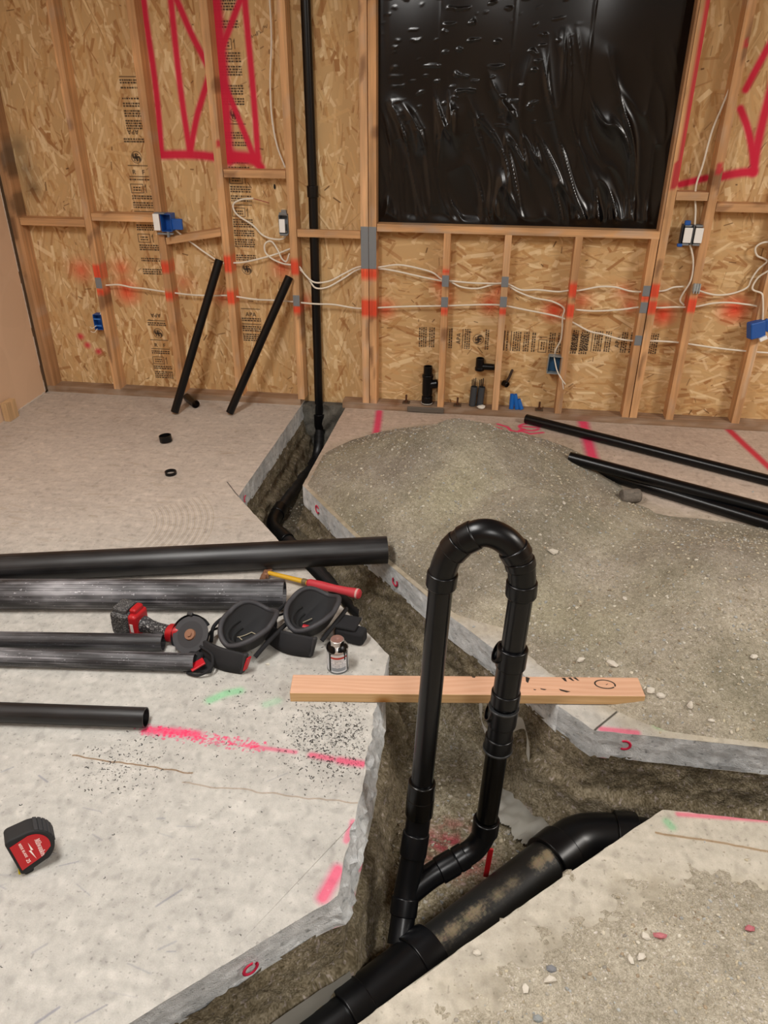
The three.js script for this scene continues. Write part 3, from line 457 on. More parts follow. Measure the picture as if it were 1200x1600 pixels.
{ // concrete footing seen where the trench is cut up to the wall
  const g = new THREE.BoxGeometry(0.5, 0.6, 0.12, 24, 24, 2); g.translate(-0.99, -0.302, -4.43); const p = g.attributes.position;
  for (let i = 0; i < p.count; i++) if (p.getZ(i) > -4.4) p.setZ(i, p.getZ(i) + 0.035 * n3(p.getX(i) * 16, p.getY(i) * 16, 2) + 0.014 * n3(p.getX(i) * 50, p.getY(i) * 50, 4)); g.computeVertexNormals();
  struct(mesh('footing', g, std(0x8f887c, 0.95, { map: repeatTex(concSide, 2.2, 2.2), bumpMap: repeatTex(concFine, 5, 5), bumpScale: 0.006 })));
}
// ------------------------------------------------------------------ black plastic over the window opening
{
  const nx = 250, ny = 210, g = new THREE.PlaneGeometry(1.486, 1.232, nx, ny), p = g.attributes.position;
  for (let i = 0; i < p.count; i++) {
    const x = p.getX(i) + 0.085, y = p.getY(i) + 1.685; // real wall coordinates
    const s = (x * 0.93 + (y - 1.07) * 0.37), t = (y - 1.07) * 0.93 - x * 0.37; // folds run down and to the side
    const edge = sstep(0, 0.06, x + 0.658) * sstep(0, 0.06, 0.828 - x) * sstep(0, 0.05, y - 1.07);
    const w = s * 6.5 + 0.9 * n3(s * 3, t * 1.5, 1), gate = sstep(-0.15, 0.35, n3(s * 4 + 3, t * 2.6, 21));
    const ridge = Math.pow(1 - Math.abs(n3(w, t * 1.1, 3)), 7), crink = n3(w * 2.2, t * 11, 8);
    const zone = sstep(1.95, 1.45, y + 0.25 * n3(x * 3, y * 3, 9)) * (0.5 + 0.5 * sstep(-0.45, 0.3, x));
    let h = 0.03 * n3(x * 1.7, y * 1.1, 4) + zone * (0.036 * ridge * (0.4 + 0.6 * gate) + 0.018 * Math.pow(1 - Math.abs(n3(w * 1.9 + 7, t * 2.3, 13)), 8) * (0.25 + 0.75 * gate) + 0.024 * ridge * gate * crink + 0.004 * n3(w * 0.7, t * 5, 8));
    for (const cx of [-0.36, -0.005, 0.36]) { const d = Math.abs(x - cx - 0.012 * (y - 1.3)); h += 0.0035 * Math.max(0, 1 - d / 0.006) * (y > 1.35 ? 1 : 0.2) * (0.5 + 0.6 * n3(y * 12, cx * 9)); } // shipping folds
    h += 0.0035 * sstep(0.34, 0.52, n3(x * 16, y * 46, 12)) * sstep(1.35, 1.7, y) * sstep(0.35, 0.1, x) * (0.4 + 0.6 * sstep(-0.6, -0.2, x));
    p.setXYZ(i, x, y, ZB + 0.018 + h * edge);
  }
  g.computeVertexNormals();
  tag(mesh('plastic_sheet', g, phys(0x050507, 0.22, { specularIntensity: 1, side: THREE.DoubleSide })), 'wrinkled black plastic sheet stretched across the window opening', 'plastic sheet');
}
// ------------------------------------------------------------------ plumbing fixed in place
{ // vent stack in the wall
  const t = tag(group('vent_stack'), 'tall thin black vent pipe rising inside the wall from the trench end', 'pipe'); const z = -4.385;
  mesh('pipe', pipeGeo(V(-1.03, -0.14, z), V(-1.014, 1.22, z), 0.0255, 0.004), M.absClean, t); mesh('pipe', pipeGeo(V(-1.014, 1.2, z), V(-1.013, 2.88, z), 0.0255, 0.004), M.absClean, t);
  mesh('coupling', hubGeo(V(-1.0145, 1.19, z), V(-1.0145, 1.25, z), 0.031), M.absClean, t); mesh('socket', hubGeo(V(-1.03, -0.2, z), V(-1.03, -0.07, z), 0.034), M.absClean, t);
}
{ // buried run along the upper trench
  const t = tag(group('trench_pipe'), 'dusty black drain pipe lying in the narrow angled trench toward the wall', 'pipe'), y = -0.285;
  mesh('pipe', bend([V(-1.03, -0.16, -4.385), V(-1.035, -0.33, -4.33), V(-1.055, -0.35, -4.2), V(-1.07, y, -3.5)], 0.031, 0.09), M.absLight, t);
  mesh('elbow', bend([V(-1.07, y, -3.52), V(-1.075, y, -3.36), V(-0.975, y, -3.25)], 0.037, 0.1, 24, 24), M.absClean, t);
  mesh('socket', hubGeo(V(-1.07, y, -3.55), V(-1.07, y, -3.47), 0.041), M.absClean, t); mesh('socket', hubGeo(V(-1.0, y, -3.277), V(-0.945, y, -3.215), 0.041), M.absClean, t);
  mesh('pipe', pipeGeo(V(-0.985, y, -3.26), V(-0.1, -0.37, -2.33), 0.036), M.absLight, t);
}
{ // main drain
  const t = tag(group('drain_pipe'), 'wide black drain pipe with a side branch lying along the bottom of the trench', 'drain'), H = -0.345, R = 0.074;
  const P = (s) => V(-0.155 + 0.7 * s, H, -1.13 - 0.714 * s), dusty = (g) => {
    const p = g.attributes.position, c = new Float32Array(p.count * 3); return g;
  };
  mesh('pipe', pipeGeo(P(-2.2), P(-0.06), R, 0.006, 40), M.absClean, t);
  mesh('pipe', pipeGeo(P(0.1), P(0.69), R, 0.006, 40), M.absMud, t);
  mesh('branch_body', merge([hubGeo(P(-0.11), P(0.16), R + 0.008, 40), hubGeo(P(-0.12), P(-0.055), R + 0.014, 40), hubGeo(P(0.105), P(0.175), R + 0.014, 40)]), M.absClean, t);
  const e0 = P(0.69), e1 = P(0.79);
  mesh('elbow', bend([e0, e1, V(e1.x + 0.16, H, e1.z - 0.012)], R + 0.006, 0.12, 40, 30), M.absClean, t);
  mesh('socket', hubGeo(P(0.63), P(0.705), R + 0.014, 40), M.absClean, t); mesh('socket', hubGeo(V(e1.x + 0.1, H, e1.z - 0.008), V(e1.x + 0.17, H, e1.z - 0.012), R + 0.013, 40), M.absClean, t);
  mesh('pipe', pipeGeo(V(e1.x + 0.15, H, e1.z - 0.012), V(2.5, H, e1.z - 0.012), R, 0.006, 40), M.absClean, t);
}
{ // tall loop over the trench
  const t = tag(group('vent_loop'), 'tall black pipe loop standing in the trench like an upturned U', 'pipe'), r = 0.0305, rh = 0.0385;
  const L0 = V(-0.079, 0.66, -1.57), L1 = V(-0.104, -0.02, -1.478), R0 = V(0.117, 0.65, -1.57), R1 = V(0.086, -0.114, -1.52);
  const Lp = (y) => L1.clone().lerp(L0, (y + 0.02) / 0.68), Rp = (y) => R1.clone().lerp(R0, (y + 0.114) / 0.764);
  mesh('pipe', pipeGeo(L1, L0, r), M.absPrint, t); mesh('pipe', pipeGeo(Rp(0.2), R0, r), M.absPrint, t); mesh('pipe', pipeGeo(R1, Rp(0.3), r), M.absGloss, t);
  // return bend of three elbows
  const A = V(-0.078, 0.69, -1.57), B = V(0.117, 0.682, -1.57), T0 = V(-0.06, 0.757, -1.572), T1 = V(-0.018, 0.805, -1.574), T2 = V(0.022, 0.82, -1.574), T3 = V(0.068, 0.803, -1.574), T4 = V(0.103, 0.757, -1.572);
  const arc = new THREE.CatmullRomCurve3([L0, A, T0, T1, T2, T3, T4, B, R0], false, 'centripetal'), seg = (a, b, rad) => { const pts = []; for (let i = 0; i <= 14; i++) pts.push(arc.getPointAt(lerp(a, b, i / 14))); return tube(pts, rad, 24, 28); };
  const hub = (u, w, rad = rh) => { const a = arc.getPointAt(clamp(u - w)), b = arc.getPointAt(clamp(u + w)); return hubGeo(a, b, rad); };
  mesh('elbow', merge([seg(0.04, 0.32, r + 0.0035), hub(0.05, 0.05), hub(0.285, 0.045, rh - 0.001)]), M.absClean, t);
  mesh('elbow', merge([seg(0.32, 0.72, r + 0.0035), hub(0.385, 0.045, rh - 0.001), hub(0.7, 0.035, rh)]), M.absClean, t);
  mesh('elbow', merge([seg(0.7, 0.97, r + 0.0035), hub(0.775, 0.03, rh - 0.001), hub(0.945, 0.05)]), M.absClean, t);
  // couplings down the second leg
  const tee = (y0, y1, rad) => hubGeo(Rp(y0), Rp(y1), rad);
  mesh('coupling', merge([tee(0.44, 0.5, rh + 0.001), tee(0.33, 0.46, r + 0.004), tee(0.32, 0.36, rh), at(along(hubGeo(V(0, 0, 0), V(0, 0.012, 0), 0.03), V(0, 0, 0), V(-1, 0.5, 0.1)), Rp(0.478).x - 0.028, Rp(0.478).y, Rp(0.478).z)]), M.absClean, t);
  mesh('coupling', merge([tee(0.25, 0.305, rh + 0.001), tee(0.2, 0.27, r + 0.004), tee(0.165, 0.21, rh), at(along(hubGeo(V(0, 0, 0), V(0, 0.012, 0), 0.028), V(0, 0, 0), V(-1, 0.4, 0.1)), Rp(0.285).x - 0.028, Rp(0.285).y, Rp(0.285).z)]), M.absClean, t);
  for (const y of [0.304, 0.163]) mesh('clamp_ring', tee(y, y + 0.006, rh + 0.0025), std(0x3a3c3e, 0.3, { metalness: 0.3 }), t);
  // wye at the foot
  mesh('coupling', merge([hubGeo(Lp(0.06), Lp(0.0), rh), hubGeo(Lp(0.01), Lp(-0.055), rh + 0.001)]), M.absGloss, t);
  const run = [Lp(-0.02), V(-0.107, -0.085, -1.463), V(-0.114, -0.17, -1.42), V(-0.125, -0.249, -1.37), V(-0.128, -0.297, -1.32), V(-0.131, -0.335, -1.26)];
  const br = [V(-0.116, -0.262, -1.372), V(-0.06, -0.243, -1.42), V(0.012, -0.222, -1.466), V(0.06, -0.196, -1.495), V(0.083, -0.15, -1.512), R1.clone().lerp(R0, 0.02)];
  mesh('wye', merge([tube(run, r + 0.004, 40, 28), tube(br.slice(0, 3), r + 0.004, 20, 28), hubGeo(V(-0.109, -0.105, -1.452), V(-0.115, -0.165, -1.42), rh), hubGeo(V(-0.126, -0.262, -1.357), V(-0.1285, -0.296, -1.322), rh), hubGeo(V(-0.04, -0.237, -1.433), V(0.006, -0.2235, -1.462), rh)]), M.absClean, t);
  mesh('elbow', merge([tube(br.slice(1), r + 0.0035, 40, 28), hubGeo(V(0.008, -0.223, -1.464), V(0.034, -0.213, -1.48), rh - 0.001), hubGeo(Rp(-0.155), Rp(-0.1), rh)]), M.absClean, t);
}
// red stake in the trench
tag(mesh('marker_stake', along(rbox(0.016, 0.14, 0.006, 0.002), V(0.105, -0.31, -1.535), V(0.11, -0.2, -1.53)), std(0xb8141c, 0.5)), 'red painted stake in the trench soil below the pipe loop', 'stake');
// torn vapour barrier along the trench sides
function barrier(name, label, a, b, d0, d1, lift, seedN, yTop) {
  const n = 90, m = 8, pos = [], idx = [];
  const N = V(-(b[1] - a[1]), 0, b[0] - a[0]).normalize(); if (trenchD((a[0] + b[0]) / 2 + N.x * 0.05, (a[1] + b[1]) / 2 + N.z * 0.05) < 0) N.negate();
  for (let i = 0; i <= n; i++) for (let j = 0; j <= m; j++) { const u = i / n, e = d1 + 0.03 * n3(u * 9, seedN) + 0.02 * n3(u * 34, seedN + 4), d = lerp(d0 + 0.008 * n3(u * 6, seedN + 8), Math.max(d0 + 0.01, e), j / m), x = lerp(a[0], b[0], u) + N.x * d, z = lerp(a[1], b[1], u) + N.z * d; pos.push(x, (yTop ? yTop - 0.07 * (j / m) + 0.012 * n3(u * 14, seedN) : soilH(x, z) + lift) + 0.007 * n3(x * 30, z * 30, seedN) + 0.006 * (j / m), z); }
  for (let i = 0; i < n; i++) for (let j = 0; j < m; j++) { const k = i * (m + 1) + j; idx.push(k, k + 1, k + m + 1, k + 1, k + m + 2, k + m + 1); }
  const g = new THREE.BufferGeometry(); g.setAttribute('position', new THREE.Float32BufferAttribute(pos, 3)); g.setIndex(idx); g.computeVertexNormals();
  g.setAttribute('uv', new THREE.Float32BufferAttribute(new Float32Array(pos.length / 3 * 2), 2));
  tag(mesh(name, g, phys(0x76736b, 0.6, { side: THREE.DoubleSide })), label, 'plastic sheet');
}
barrier('vapor_barrier', 'torn grey plastic strip along the trench side below the slab corner', [-0.275, -1.16], [-1.3, -0.2], 0.05, 0.08, 0.016, 3, -0.25);
barrier('vapor_barrier', 'dusty grey plastic draped at the trench side beside the wide elbow', [0.22, -1.99], [0.401, -1.815], 0.09, 0.2, 0.012, 11);
barrier('vapor_barrier', 'grey plastic strip along the trench between the two broad slabs', [0.401, -1.815], [1.6, -1.82], 0.085, 0.15, 0.014, 17);
{
  const pts = [[0.05, -0.13, -2.07], [0.055, -0.18, -2.02], [0.085, -0.215, -1.99], [0.125, -0.21, -1.985], [0.165, -0.17, -2.0], [0.195, -0.15, -1.995], [0.215, -0.19, -1.96], [0.22, -0.25, -1.93]].map((p) => V(...p));
  const c = new THREE.CatmullRomCurve3(pts), pos = [], idx = []; const n = 50; for (let i = 0; i <= n; i++) { const p = c.getPoint(i / n); for (let j = 0; j < 3; j++) pos.push(p.x + 0.006 * j, p.y - 0.014 * j, p.z + 0.012 * j); } for (let i = 0; i < n; i++) for (let j = 0; j < 2; j++) { const k = i * 3 + j; idx.push(k, k + 1, k + 3, k + 1, k + 4, k + 3); }
  const g = new THREE.BufferGeometry(); g.setAttribute('position', new THREE.Float32BufferAttribute(pos, 3)); g.setIndex(idx); g.computeVertexNormals(); g.setAttribute('uv', new THREE.Float32BufferAttribute(new Float32Array(pos.length / 3 * 2), 2));
  tag(mesh('plastic_scrap', g, phys(0x9a968c, 0.4, { side: THREE.DoubleSide })), 'curled scrap of pale plastic behind the pipe loop under the wooden board', 'plastic scrap');
}
// ------------------------------------------------------------------ soil heap, sand, gravel, chips
function inSlab(x, z) { return trenchD(x, z); }
function heapH(x, z) {
  const cone = (cx, cz, h, rx, rz, rot = 0) => { const c = Math.cos(rot), s = Math.sin(rot), dx = ((x - cx) * c + (z - cz) * s) / rx, dz = (-(x - cx) * s + (z - cz) * c) / rz, d = Math.hypot(dx, dz); return h * (d < 1 ? (d < 0.18 ? 1 - d * d * 2.2 : (1 - 0.0713) * Math.pow((1 - d) / 0.82, 1.12)) : 0); };
  let h = Math.max(cone(-0.1, -3.36, 0.335, 0.84, 0.84), cone(0.22, -2.9, 0.22, 0.8, 0.66, 0.3), cone(1.0, -2.5, 0.235, 1.0, 0.78, 0.12), cone(1.9, -2.45, 0.26, 1.1, 0.8));
  h = Math.max(h, 0) + 0.3 * Math.min(cone(-0.1, -3.36, 0.335, 1, 1), cone(1.0, -2.5, 0.25, 1.2, 0.95));
  h -= 0.045 * Math.exp(-(((x - 0.5) / 0.16) ** 2) - (((z + 2.4) / 0.4) ** 2)) * sstep(0.05, 0.2, h);
  const n = 0.05 * fbm(x * 2.6, z * 2.6, 5, 2) + 0.02 * fbm(x * 7, z * 7, 1, 3);
  return h + n * sstep(0.0, 0.09, h) + 0.004 * fbm(x * 40, z * 40, 3, 2);
}
function field(x0, x1, z0, z1, st, H, tint, uvS = 1.3) {
  const nx = Math.round((x1 - x0) / st), nz = Math.round((z1 - z0) / st), pos = [], uv = [], col = [], idx = [], id = new Map();
  const val = (i, j) => H(x0 + i * st, z0 + j * st);
  const vtx = (i, j) => { const k = i * 4096 + j; if (!id.has(k)) { const x = x0 + i * st, z = z0 + j * st, h = val(i, j); id.set(k, pos.length / 3); pos.push(x, h, z); uv.push(x * uvS + h * 0.6, z * uvS - h * 0.6); col.push(...tint(x, z, h)); } return id.get(k); };
  for (let i = 0; i < nx; i++) for (let j = 0; j < nz; j++) { if (Math.max(val(i, j), val(i + 1, j), val(i, j + 1), val(i + 1, j + 1)) < 0.0005) continue; const a = vtx(i, j), b = vtx(i + 1, j), c = vtx(i + 1, j + 1), d = vtx(i, j + 1); idx.push(a, d, b, b, d, c); }
  const g = new THREE.BufferGeometry(); g.setAttribute('position', new THREE.Float32BufferAttribute(pos, 3)); g.setAttribute('uv', new THREE.Float32BufferAttribute(uv, 2)); g.setAttribute('color', new THREE.Float32BufferAttribute(col, 3)); g.setIndex(idx); g.computeVertexNormals(); return g;
}
function heapTop(x, z) { const d = -trenchD(x, z); const h = heapH(x, z) - 0.012; return x > -0.95 && z < -1.8 ? Math.min(h, Math.max(-0.03, 1.1 * (d - 0.022))) : -1; }
tag(mesh('soil_heap', field(-0.9, 3.0, -4.28, -1.82, 0.016, (x, z) => heapTop(x, z), (x, z) => { const damp = sstep(0.02, 0.34, n3(x * 1.9 + 0.4, z * 2.3, 7) + 0.25 * n3(x * 7, z * 7, 2)), k = (0.84 + 0.3 * fbm(x * 2.6, z * 2.6, 3, 3)) * (1 - 0.2 * damp), w = 0.07 * n3(x * 3, z * 3, 9); const q = k * 1.06; return [0.99 * q, (0.985 + w * 0.4) * q, (0.95 - w) * q]; }, 1.6), M.sand), 'big heap of sandy brown soil piled on the slab beside the trench', 'soil heap', null, 'stuff');
const sandH = (x, z) => { const d = -trenchD(x, z); const e = d - 0.03 - 0.05 * n3(x * 4, z * 4, 2) - 0.22 * sstep(0.25, 0.75, x) * sstep(-1.2, -1.5, z); return z > -1.52 && z < 0.6 && x > -0.25 - (z + 0.95) * 1.1 && x * 0.676 + z * 0.737 > -0.78 ? (0.008 + 0.016 * sstep(0.1, 0.5, d)) * sstep(-0.02, 0.2, e) * (0.75 + 0.7 * fbm(x * 6, z * 6, 4, 4)) - 0.0035 * (0.9 + 1.6 * n3(x * 26, z * 26, 3) + 0.8 * n3(x * 70, z * 70, 3)) * sstep(0.5, 0.0, e) : -1; };
tag(mesh('sand_layer', field(-1.2, 2.4, -1.52, 0.5, 0.012, sandH, (x, z) => { const k = 0.98 + 0.22 * fbm(x * 5, z * 5, 3, 3); return [k, k, k]; }, 1.9), M.sand), 'thin layer of gritty sand spread over the slab corner beside the wide drain', 'sand', null, 'stuff');
function stone(r, s, flat = 0.7) { const g = mergeVertices(new THREE.IcosahedronGeometry(r, 1).deleteAttribute('normal').deleteAttribute('uv')), p = g.attributes.position; for (let i = 0; i < p.count; i++) { const k = 1 + 0.45 * n3(p.getX(i) / r * 0.9 + s * 7, p.getY(i) / r * 0.9, p.getZ(i) / r * 0.9); p.setXYZ(i, p.getX(i) * k * 1.2, p.getY(i) * k * flat, p.getZ(i) * k); } g.computeVertexNormals(); g.setAttribute('uv', new THREE.Float32BufferAttribute(new Float32Array(p.count * 2), 2)); return g; }
function scatter(name, label, category, n, geo, m, place, size, tones) {
  const o = new THREE.InstancedMesh(geo, m, n), q = new THREE.Quaternion(), e = new THREE.Euler(), mt = new THREE.Matrix4(), c = new THREE.Color(); o.name = numbered(name); o.castShadow = o.receiveShadow = true; scene.add(o);
  for (let i = 0; i < n; i++) { const p = place(), s = size(); e.set(rr(-0.4, 0.4), rr(0, 6.3), rr(-0.4, 0.4)); mt.compose(p, q.setFromEuler(e), V(s, s * rr(0.6, 1.1), s * rr(0.6, 1))); o.setMatrixAt(i, mt); const t = tones[(rnd() * tones.length) | 0], k = rr(0.75, 1.2); o.setColorAt(i, c.setRGB(t[0] * k, t[1] * k, t[2] * k)); }
  tag(o, label, category, null, 'stuff');
}
const GT = [[0.42, 0.37, 0.27], [0.36, 0.31, 0.22], [0.44, 0.4, 0.32], [0.3, 0.28, 0.24], [0.33, 0.34, 0.33], [0.5, 0.47, 0.4], [0.28, 0.22, 0.15]];
const gravelM = std(0xffffff, 0.95);
scatter('gravel', 'scattered pebbles and grit over the big soil heap', 'gravel', 17000, stone(1, 3), gravelM, () => { for (;;) { const x = rr(-0.85, 2.2), z = rr(-4.1, -1.83), h = heapTop(x, z); if (h > 0.002 || (h > -0.011 && rnd() < 0.1 && trenchD(x, z) < -0.01)) return V(x, Math.max(0.001, h), z); } }, () => 0.0016 + 0.0052 * Math.pow(rnd(), 3.4), GT);
scatter('gravel', 'fine grit and pebbles lying in the sand by the wide drain', 'gravel', 6500, stone(1, 5), gravelM, () => { for (;;) { const x = rr(-0.5, 1.1), z = rr(-1.5, -0.6), h = sandH(x, z); if (trenchD(x, z) < -0.01 && (h > 0.004 || (h > -0.001 && rnd() < 0.2))) return V(x, Math.max(0.0005, h), z); } }, () => 0.0009 + 0.0042 * Math.pow(rnd(), 5), GT);
scatter('gravel', 'loose crumbs of earth on the floor of the trench', 'gravel', 3000, stone(1, 9), gravelM, () => { for (;;) { const x = rr(-1.1, 1.3), z = rr(-4.2, -0.7); if (trenchD(x, z) > 0.05) return V(x, soilH(x, z), z); } }, () => 0.0015 + 0.006 * Math.pow(rnd(), 3), GT.map((c) => c.map((v) => v * 0.7)));
const flakeG = (() => { const g = new THREE.TorusGeometry(1, 0.35, 4, 7, 3.6); g.scale(1, 1, 0.6); g.rotateX(Math.PI / 2); return g; })();
const clusters = [[-0.36, -1.65, 0.11, 0.13, 0.4], [-0.43, -1.72, 0.1, 0.12, 0.25], [-0.62, -1.75, 0.25, 0.2, 0.16], [-0.98, -1.47, 0.1, 0.08, 0.14], [-0.8, -1.4, 0.5, 0.4, 0.1], [-1.4, -2.75, 0.35, 0.18, 0.06], [-0.9, -1.0, 0.35, 0.25, 0.05]];
scatter('plastic_shavings', 'tiny black pipe shavings sprinkled on the pale slab', 'shavings', 1900, flakeG, M.rubber, () => { for (;;) { let u = rnd(), c = clusters[0]; for (const k of clusters) { if (u < k[4]) { c = k; break; } u -= k[4]; } const x = c[0] + c[2] * (rnd() + rnd() + rnd() - 1.5) * 1.3, z = c[1] + c[3] * (rnd() + rnd() + rnd() - 1.5) * 1.3; if (trenchD(x, z) < -0.015 && x < -0.27) return V(x, 0.0012, z); } }, () => 0.0009 + 0.0026 * Math.pow(rnd(), 2.5), [[1, 1, 1]]);
// white concrete chips, each its own thing
const chipM = std(0xc4beb2, 0.9, { flatShading: true });
function shard(s, k) { const g = mergeVertices(new THREE.IcosahedronGeometry(s, 0).deleteAttribute('normal').deleteAttribute('uv')).toNonIndexed(), p = g.attributes.position; for (let i = 0; i < p.count; i++) { const x = p.getX(i) / s, y = p.getY(i) / s, z = p.getZ(i) / s, q = 1 + 0.55 * n3(x * 1.3 + k * 3.7, y * 1.3, z * 1.3); p.setXYZ(i, p.getX(i) * q * 1.15, p.getY(i) * q * 0.45, p.getZ(i) * q * (0.55 + 0.1 * (k % 4))); } g.computeVertexNormals(); g.setAttribute('uv', new THREE.Float32BufferAttribute(new Float32Array(p.count * 2), 2)); return g; }
for (const [i, [x, z, s]] of [[0.07, -1.064, 0.012], [0.177, -1.0, 0.013], [0.231, -1.022, 0.018], [0.413, -1.091, 0.013], [0.438, -1.102, 0.015], [0.456, -1.155, 0.014], [0.379, -2.106, 0.02], [0.479, -2.088, 0.024], [0.591, -1.983, 0.022], [0.621, -1.969, 0.018], [0.704, -1.935, 0.022], [0.76, -1.885, 0.014], [0.21, -2.3, 0.012], [0.3, -2.62, 0.024], [0.35, -2.9, 0.016], [0.16, -2.52, 0.02], [0.55, -2.4, 0.015], [0.92, -2.1, 0.016]].entries()) {
  const o = mesh('concrete_chip', shard(s * 0.82, i + 2), chipM); o.position.set(x, Math.max(0, heapTop(x, z), sandH(x, z)) + s * 0.3, z); o.rotation.y = i * 1.7;
  tag(o, z < -1.5 ? 'small white concrete chip lying on the soil heap' : 'small white concrete chip lying in the gritty sand', 'concrete chip', z < -1.5 ? 'white chips on the heap' : 'white chips in the sand');
}
for (const [x, z, s, c, l] of [[0.49, -1.16, 0.019, 0xb06a70, 'pink painted concrete chip in the sand among white chips'], [0.699, -1.206, 0.015, 0xa86068, 'pink painted chip by the rough patch at the sand edge'], [0.237, -1.05, 0.014, 0x74767a, 'blue-grey pebble in the sand near a white chip'], [0.203, -0.937, 0.013, 0x868b8b, 'pale blue-grey pebble at the near edge of the sand']]) { const o = mesh('stone_chip', shard(s * 0.85, Math.round(x * 9)), std(c, 0.85)); o.position.set(x, Math.max(0, sandH(x, z)) + s * 0.28, z); tag(o, l, 'stone chip'); }
{ // drilled concrete core
  const g = new THREE.LatheGeometry([[0, 0], [0.03, 0.001], [0.036, 0.008], [0.037, 0.09], [0.032, 0.1], [0, 0.102]].map((p) => new THREE.Vector2(...p)), 24), p = g.attributes.position; for (let i = 0; i < p.count; i++) { const k = 1 + 0.06 * n3(p.getX(i) * 40, p.getY(i) * 40, p.getZ(i) * 40); p.setXYZ(i, p.getX(i) * k, p.getY(i), p.getZ(i) * k); } g.computeVertexNormals();
  const o = tag(mesh('concrete_core', g, std(0x8c8074, 0.95, { map: concSide })), 'short round concrete plug lying between the soil heap and black pipes', 'concrete plug'); o.scale.setScalar(0.92); o.position.set(0.66, Math.max(0.035, heapTop(0.7, -3.33) + 0.03), -3.33); o.rotation.set(0, 0.25, -Math.PI / 2);
}
// ------------------------------------------------------------------ board across the trench
{
  const t = tag(group('wooden_board'), 'pale wooden board with pen marks laid flat across the trench', 'board'); const L = 1.135;
  const g = rbox(L, 0.038, 0.088, 0.003, 2), uv = g.attributes.uv, p = g.attributes.position, nn = g.attributes.normal;
  const W = 2048, H = 256, tex = canvasTex(W, H, (c) => {
    const im = c.createImageData(W, H); for (let y = 0, i = 0; y < H; y++) for (let x = 0; x < W; x++, i += 4) { const u = x / W, v = y / H, kn = Math.exp(-(((u - 0.265) / 0.022) ** 2) - (((v - 0.98) / 0.16) ** 2)), r = 0.35 + 0.3 * Math.sin((v * 6 + n3(u * 3, v * 2) * 1.5 + kn * 4) * 6.3), f = n3(u * 9, v * 60); const sh = v > 0.7 ? 1 : 0; im.data[i] = 206 - r * 10 + f * 10 - kn * 60; im.data[i + 1] = 164 - r * 14 + f * 10 - kn * 74 + sh * 6; im.data[i + 2] = 136 - r * 16 + f * 10 - kn * 84 - sh * 14; im.data[i + 3] = 255; } c.putImageData(im, 0, 0);
    c.strokeStyle = c.fillStyle = 'rgba(18,16,14,0.92)'; c.lineWidth = 9; c.beginPath(); c.ellipse(1838, 70, 58, 40, 0.15, 0.5, 6.6); c.stroke(); c.lineWidth = 4; c.beginPath(); c.moveTo(1842, 76); c.lineTo(1856, 66); c.stroke();
    for (const [x, y, w, h, r] of [[1075, 10, 26, 16, 0], [1310, 18, 34, 44, 0.4], [1390, 34, 26, 60, 0.2], [1245, 118, 44, 40, 0.9], [1610, 28, 22, 44, -0.3], [1650, 24, 18, 46, -0.6], [1680, 22, 16, 44, -0.6], [1590, 138, 70, 18, 0.35], [1470, 124, 40, 12, 0.2], [1420, 128, 18, 10, 0.2], [1262, 66, 14, 30, 0.2]]) { c.save(); c.translate(x, y); c.rotate(r); c.beginPath(); c.moveTo(-w / 2, -h / 2); c.lineTo(w / 2, -h / 2 * 0.7); c.lineTo(w * 0.2, h / 2); c.lineTo(-w * 0.3, h * 0.3); c.closePath(); c.fill(); c.restore(); }
  });
  for (let i = 0; i < p.count; i++) { const x = p.getX(i), y = p.getY(i), z = p.getZ(i), top = nn.getY(i) > 0.6; uv.setXY(i, x / L + 0.5, top ? 1 - 0.7 * (z + 0.044) / 0.088 : nn.getY(i) < -0.6 ? 0.4 : 0.3 * (y + 0.019) / 0.038); }
  mesh('lumber', g, std(0xffffff, 0.62, { map: tex }), t); t.position.set(0.0, 0.0205, -1.918); t.rotation.y = 0.128; t.rotation.z = 0.004;
}
// ------------------------------------------------------------------ loose pipes
function loosePipe(a, b, r, m, label, grp) { const t = tag(mesh('loose_pipe', pipeGeo(V(...a), V(...b), r, Math.max(0.003, r * 0.12), 36), m), label, 'pipe', grp); return t; }
const ext = (a, b, k) => [lerp(a[0], b[0], k), lerp(a[1], b[1], k), lerp(a[2], b[2], k)];
loosePipe([-0.363, 0.0572, -2.668], ext([-0.363, 0.0572, -2.668], [-1.861, 0.0572, -2.307], 1.28), 0.057, M.absLight, 'wide black pipe whose end overhangs the trench, topmost of the loose pipes');
loosePipe([-0.701, 0.0572, -2.298], ext([-0.701, 0.0572, -2.298], [-1.762, 0.0572, -2.146], 1.6), 0.057, M.absDusty, 'wide dusty black pipe touching the nearer knee pad');
loosePipe([-1.06, 0.0302, -1.993], ext([-1.06, 0.0302, -1.993], [-1.632, 0.0302, -1.923], 2.2), 0.03, M.absDust, 'slim dusty black pipe lying just beyond its twin by the grinder');
loosePipe([-0.912, 0.0312, -1.907], ext([-0.912, 0.0312, -1.907], [-1.58, 0.0312, -1.839], 2.1), 0.031, M.absDusty, 'slim dusty black pipe whose end meets the knee pad strap');
loosePipe([-0.971, 0.0312, -1.638], ext([-0.971, 0.0312, -1.638], [-1.428, 0.0312, -1.594], 2.6), 0.031, M.absLight, 'slim black pipe beside the long pink paint line on the slab');
const lean = (fx, fz, tx, ty, label) => loosePipe([fx, 0.016, fz], [tx, ty, ZF + 0.026], 0.0235, M.absClean, label, 'pipes leaning on the studs');
lean(-1.839, -4.075, -1.55, 0.86, 'thin black pipe leaning on a stud below the blue box'); lean(-1.511, -4.115, -1.15, 0.78, 'thin black pipe leaning on the stud next to the vent stack');
loosePipe([-1.845, 0.025, -4.3], [-1.749, 0.025, -4.192], 0.0245, M.absClean, 'short black pipe offcut lying at the wall between two leaning pipes');
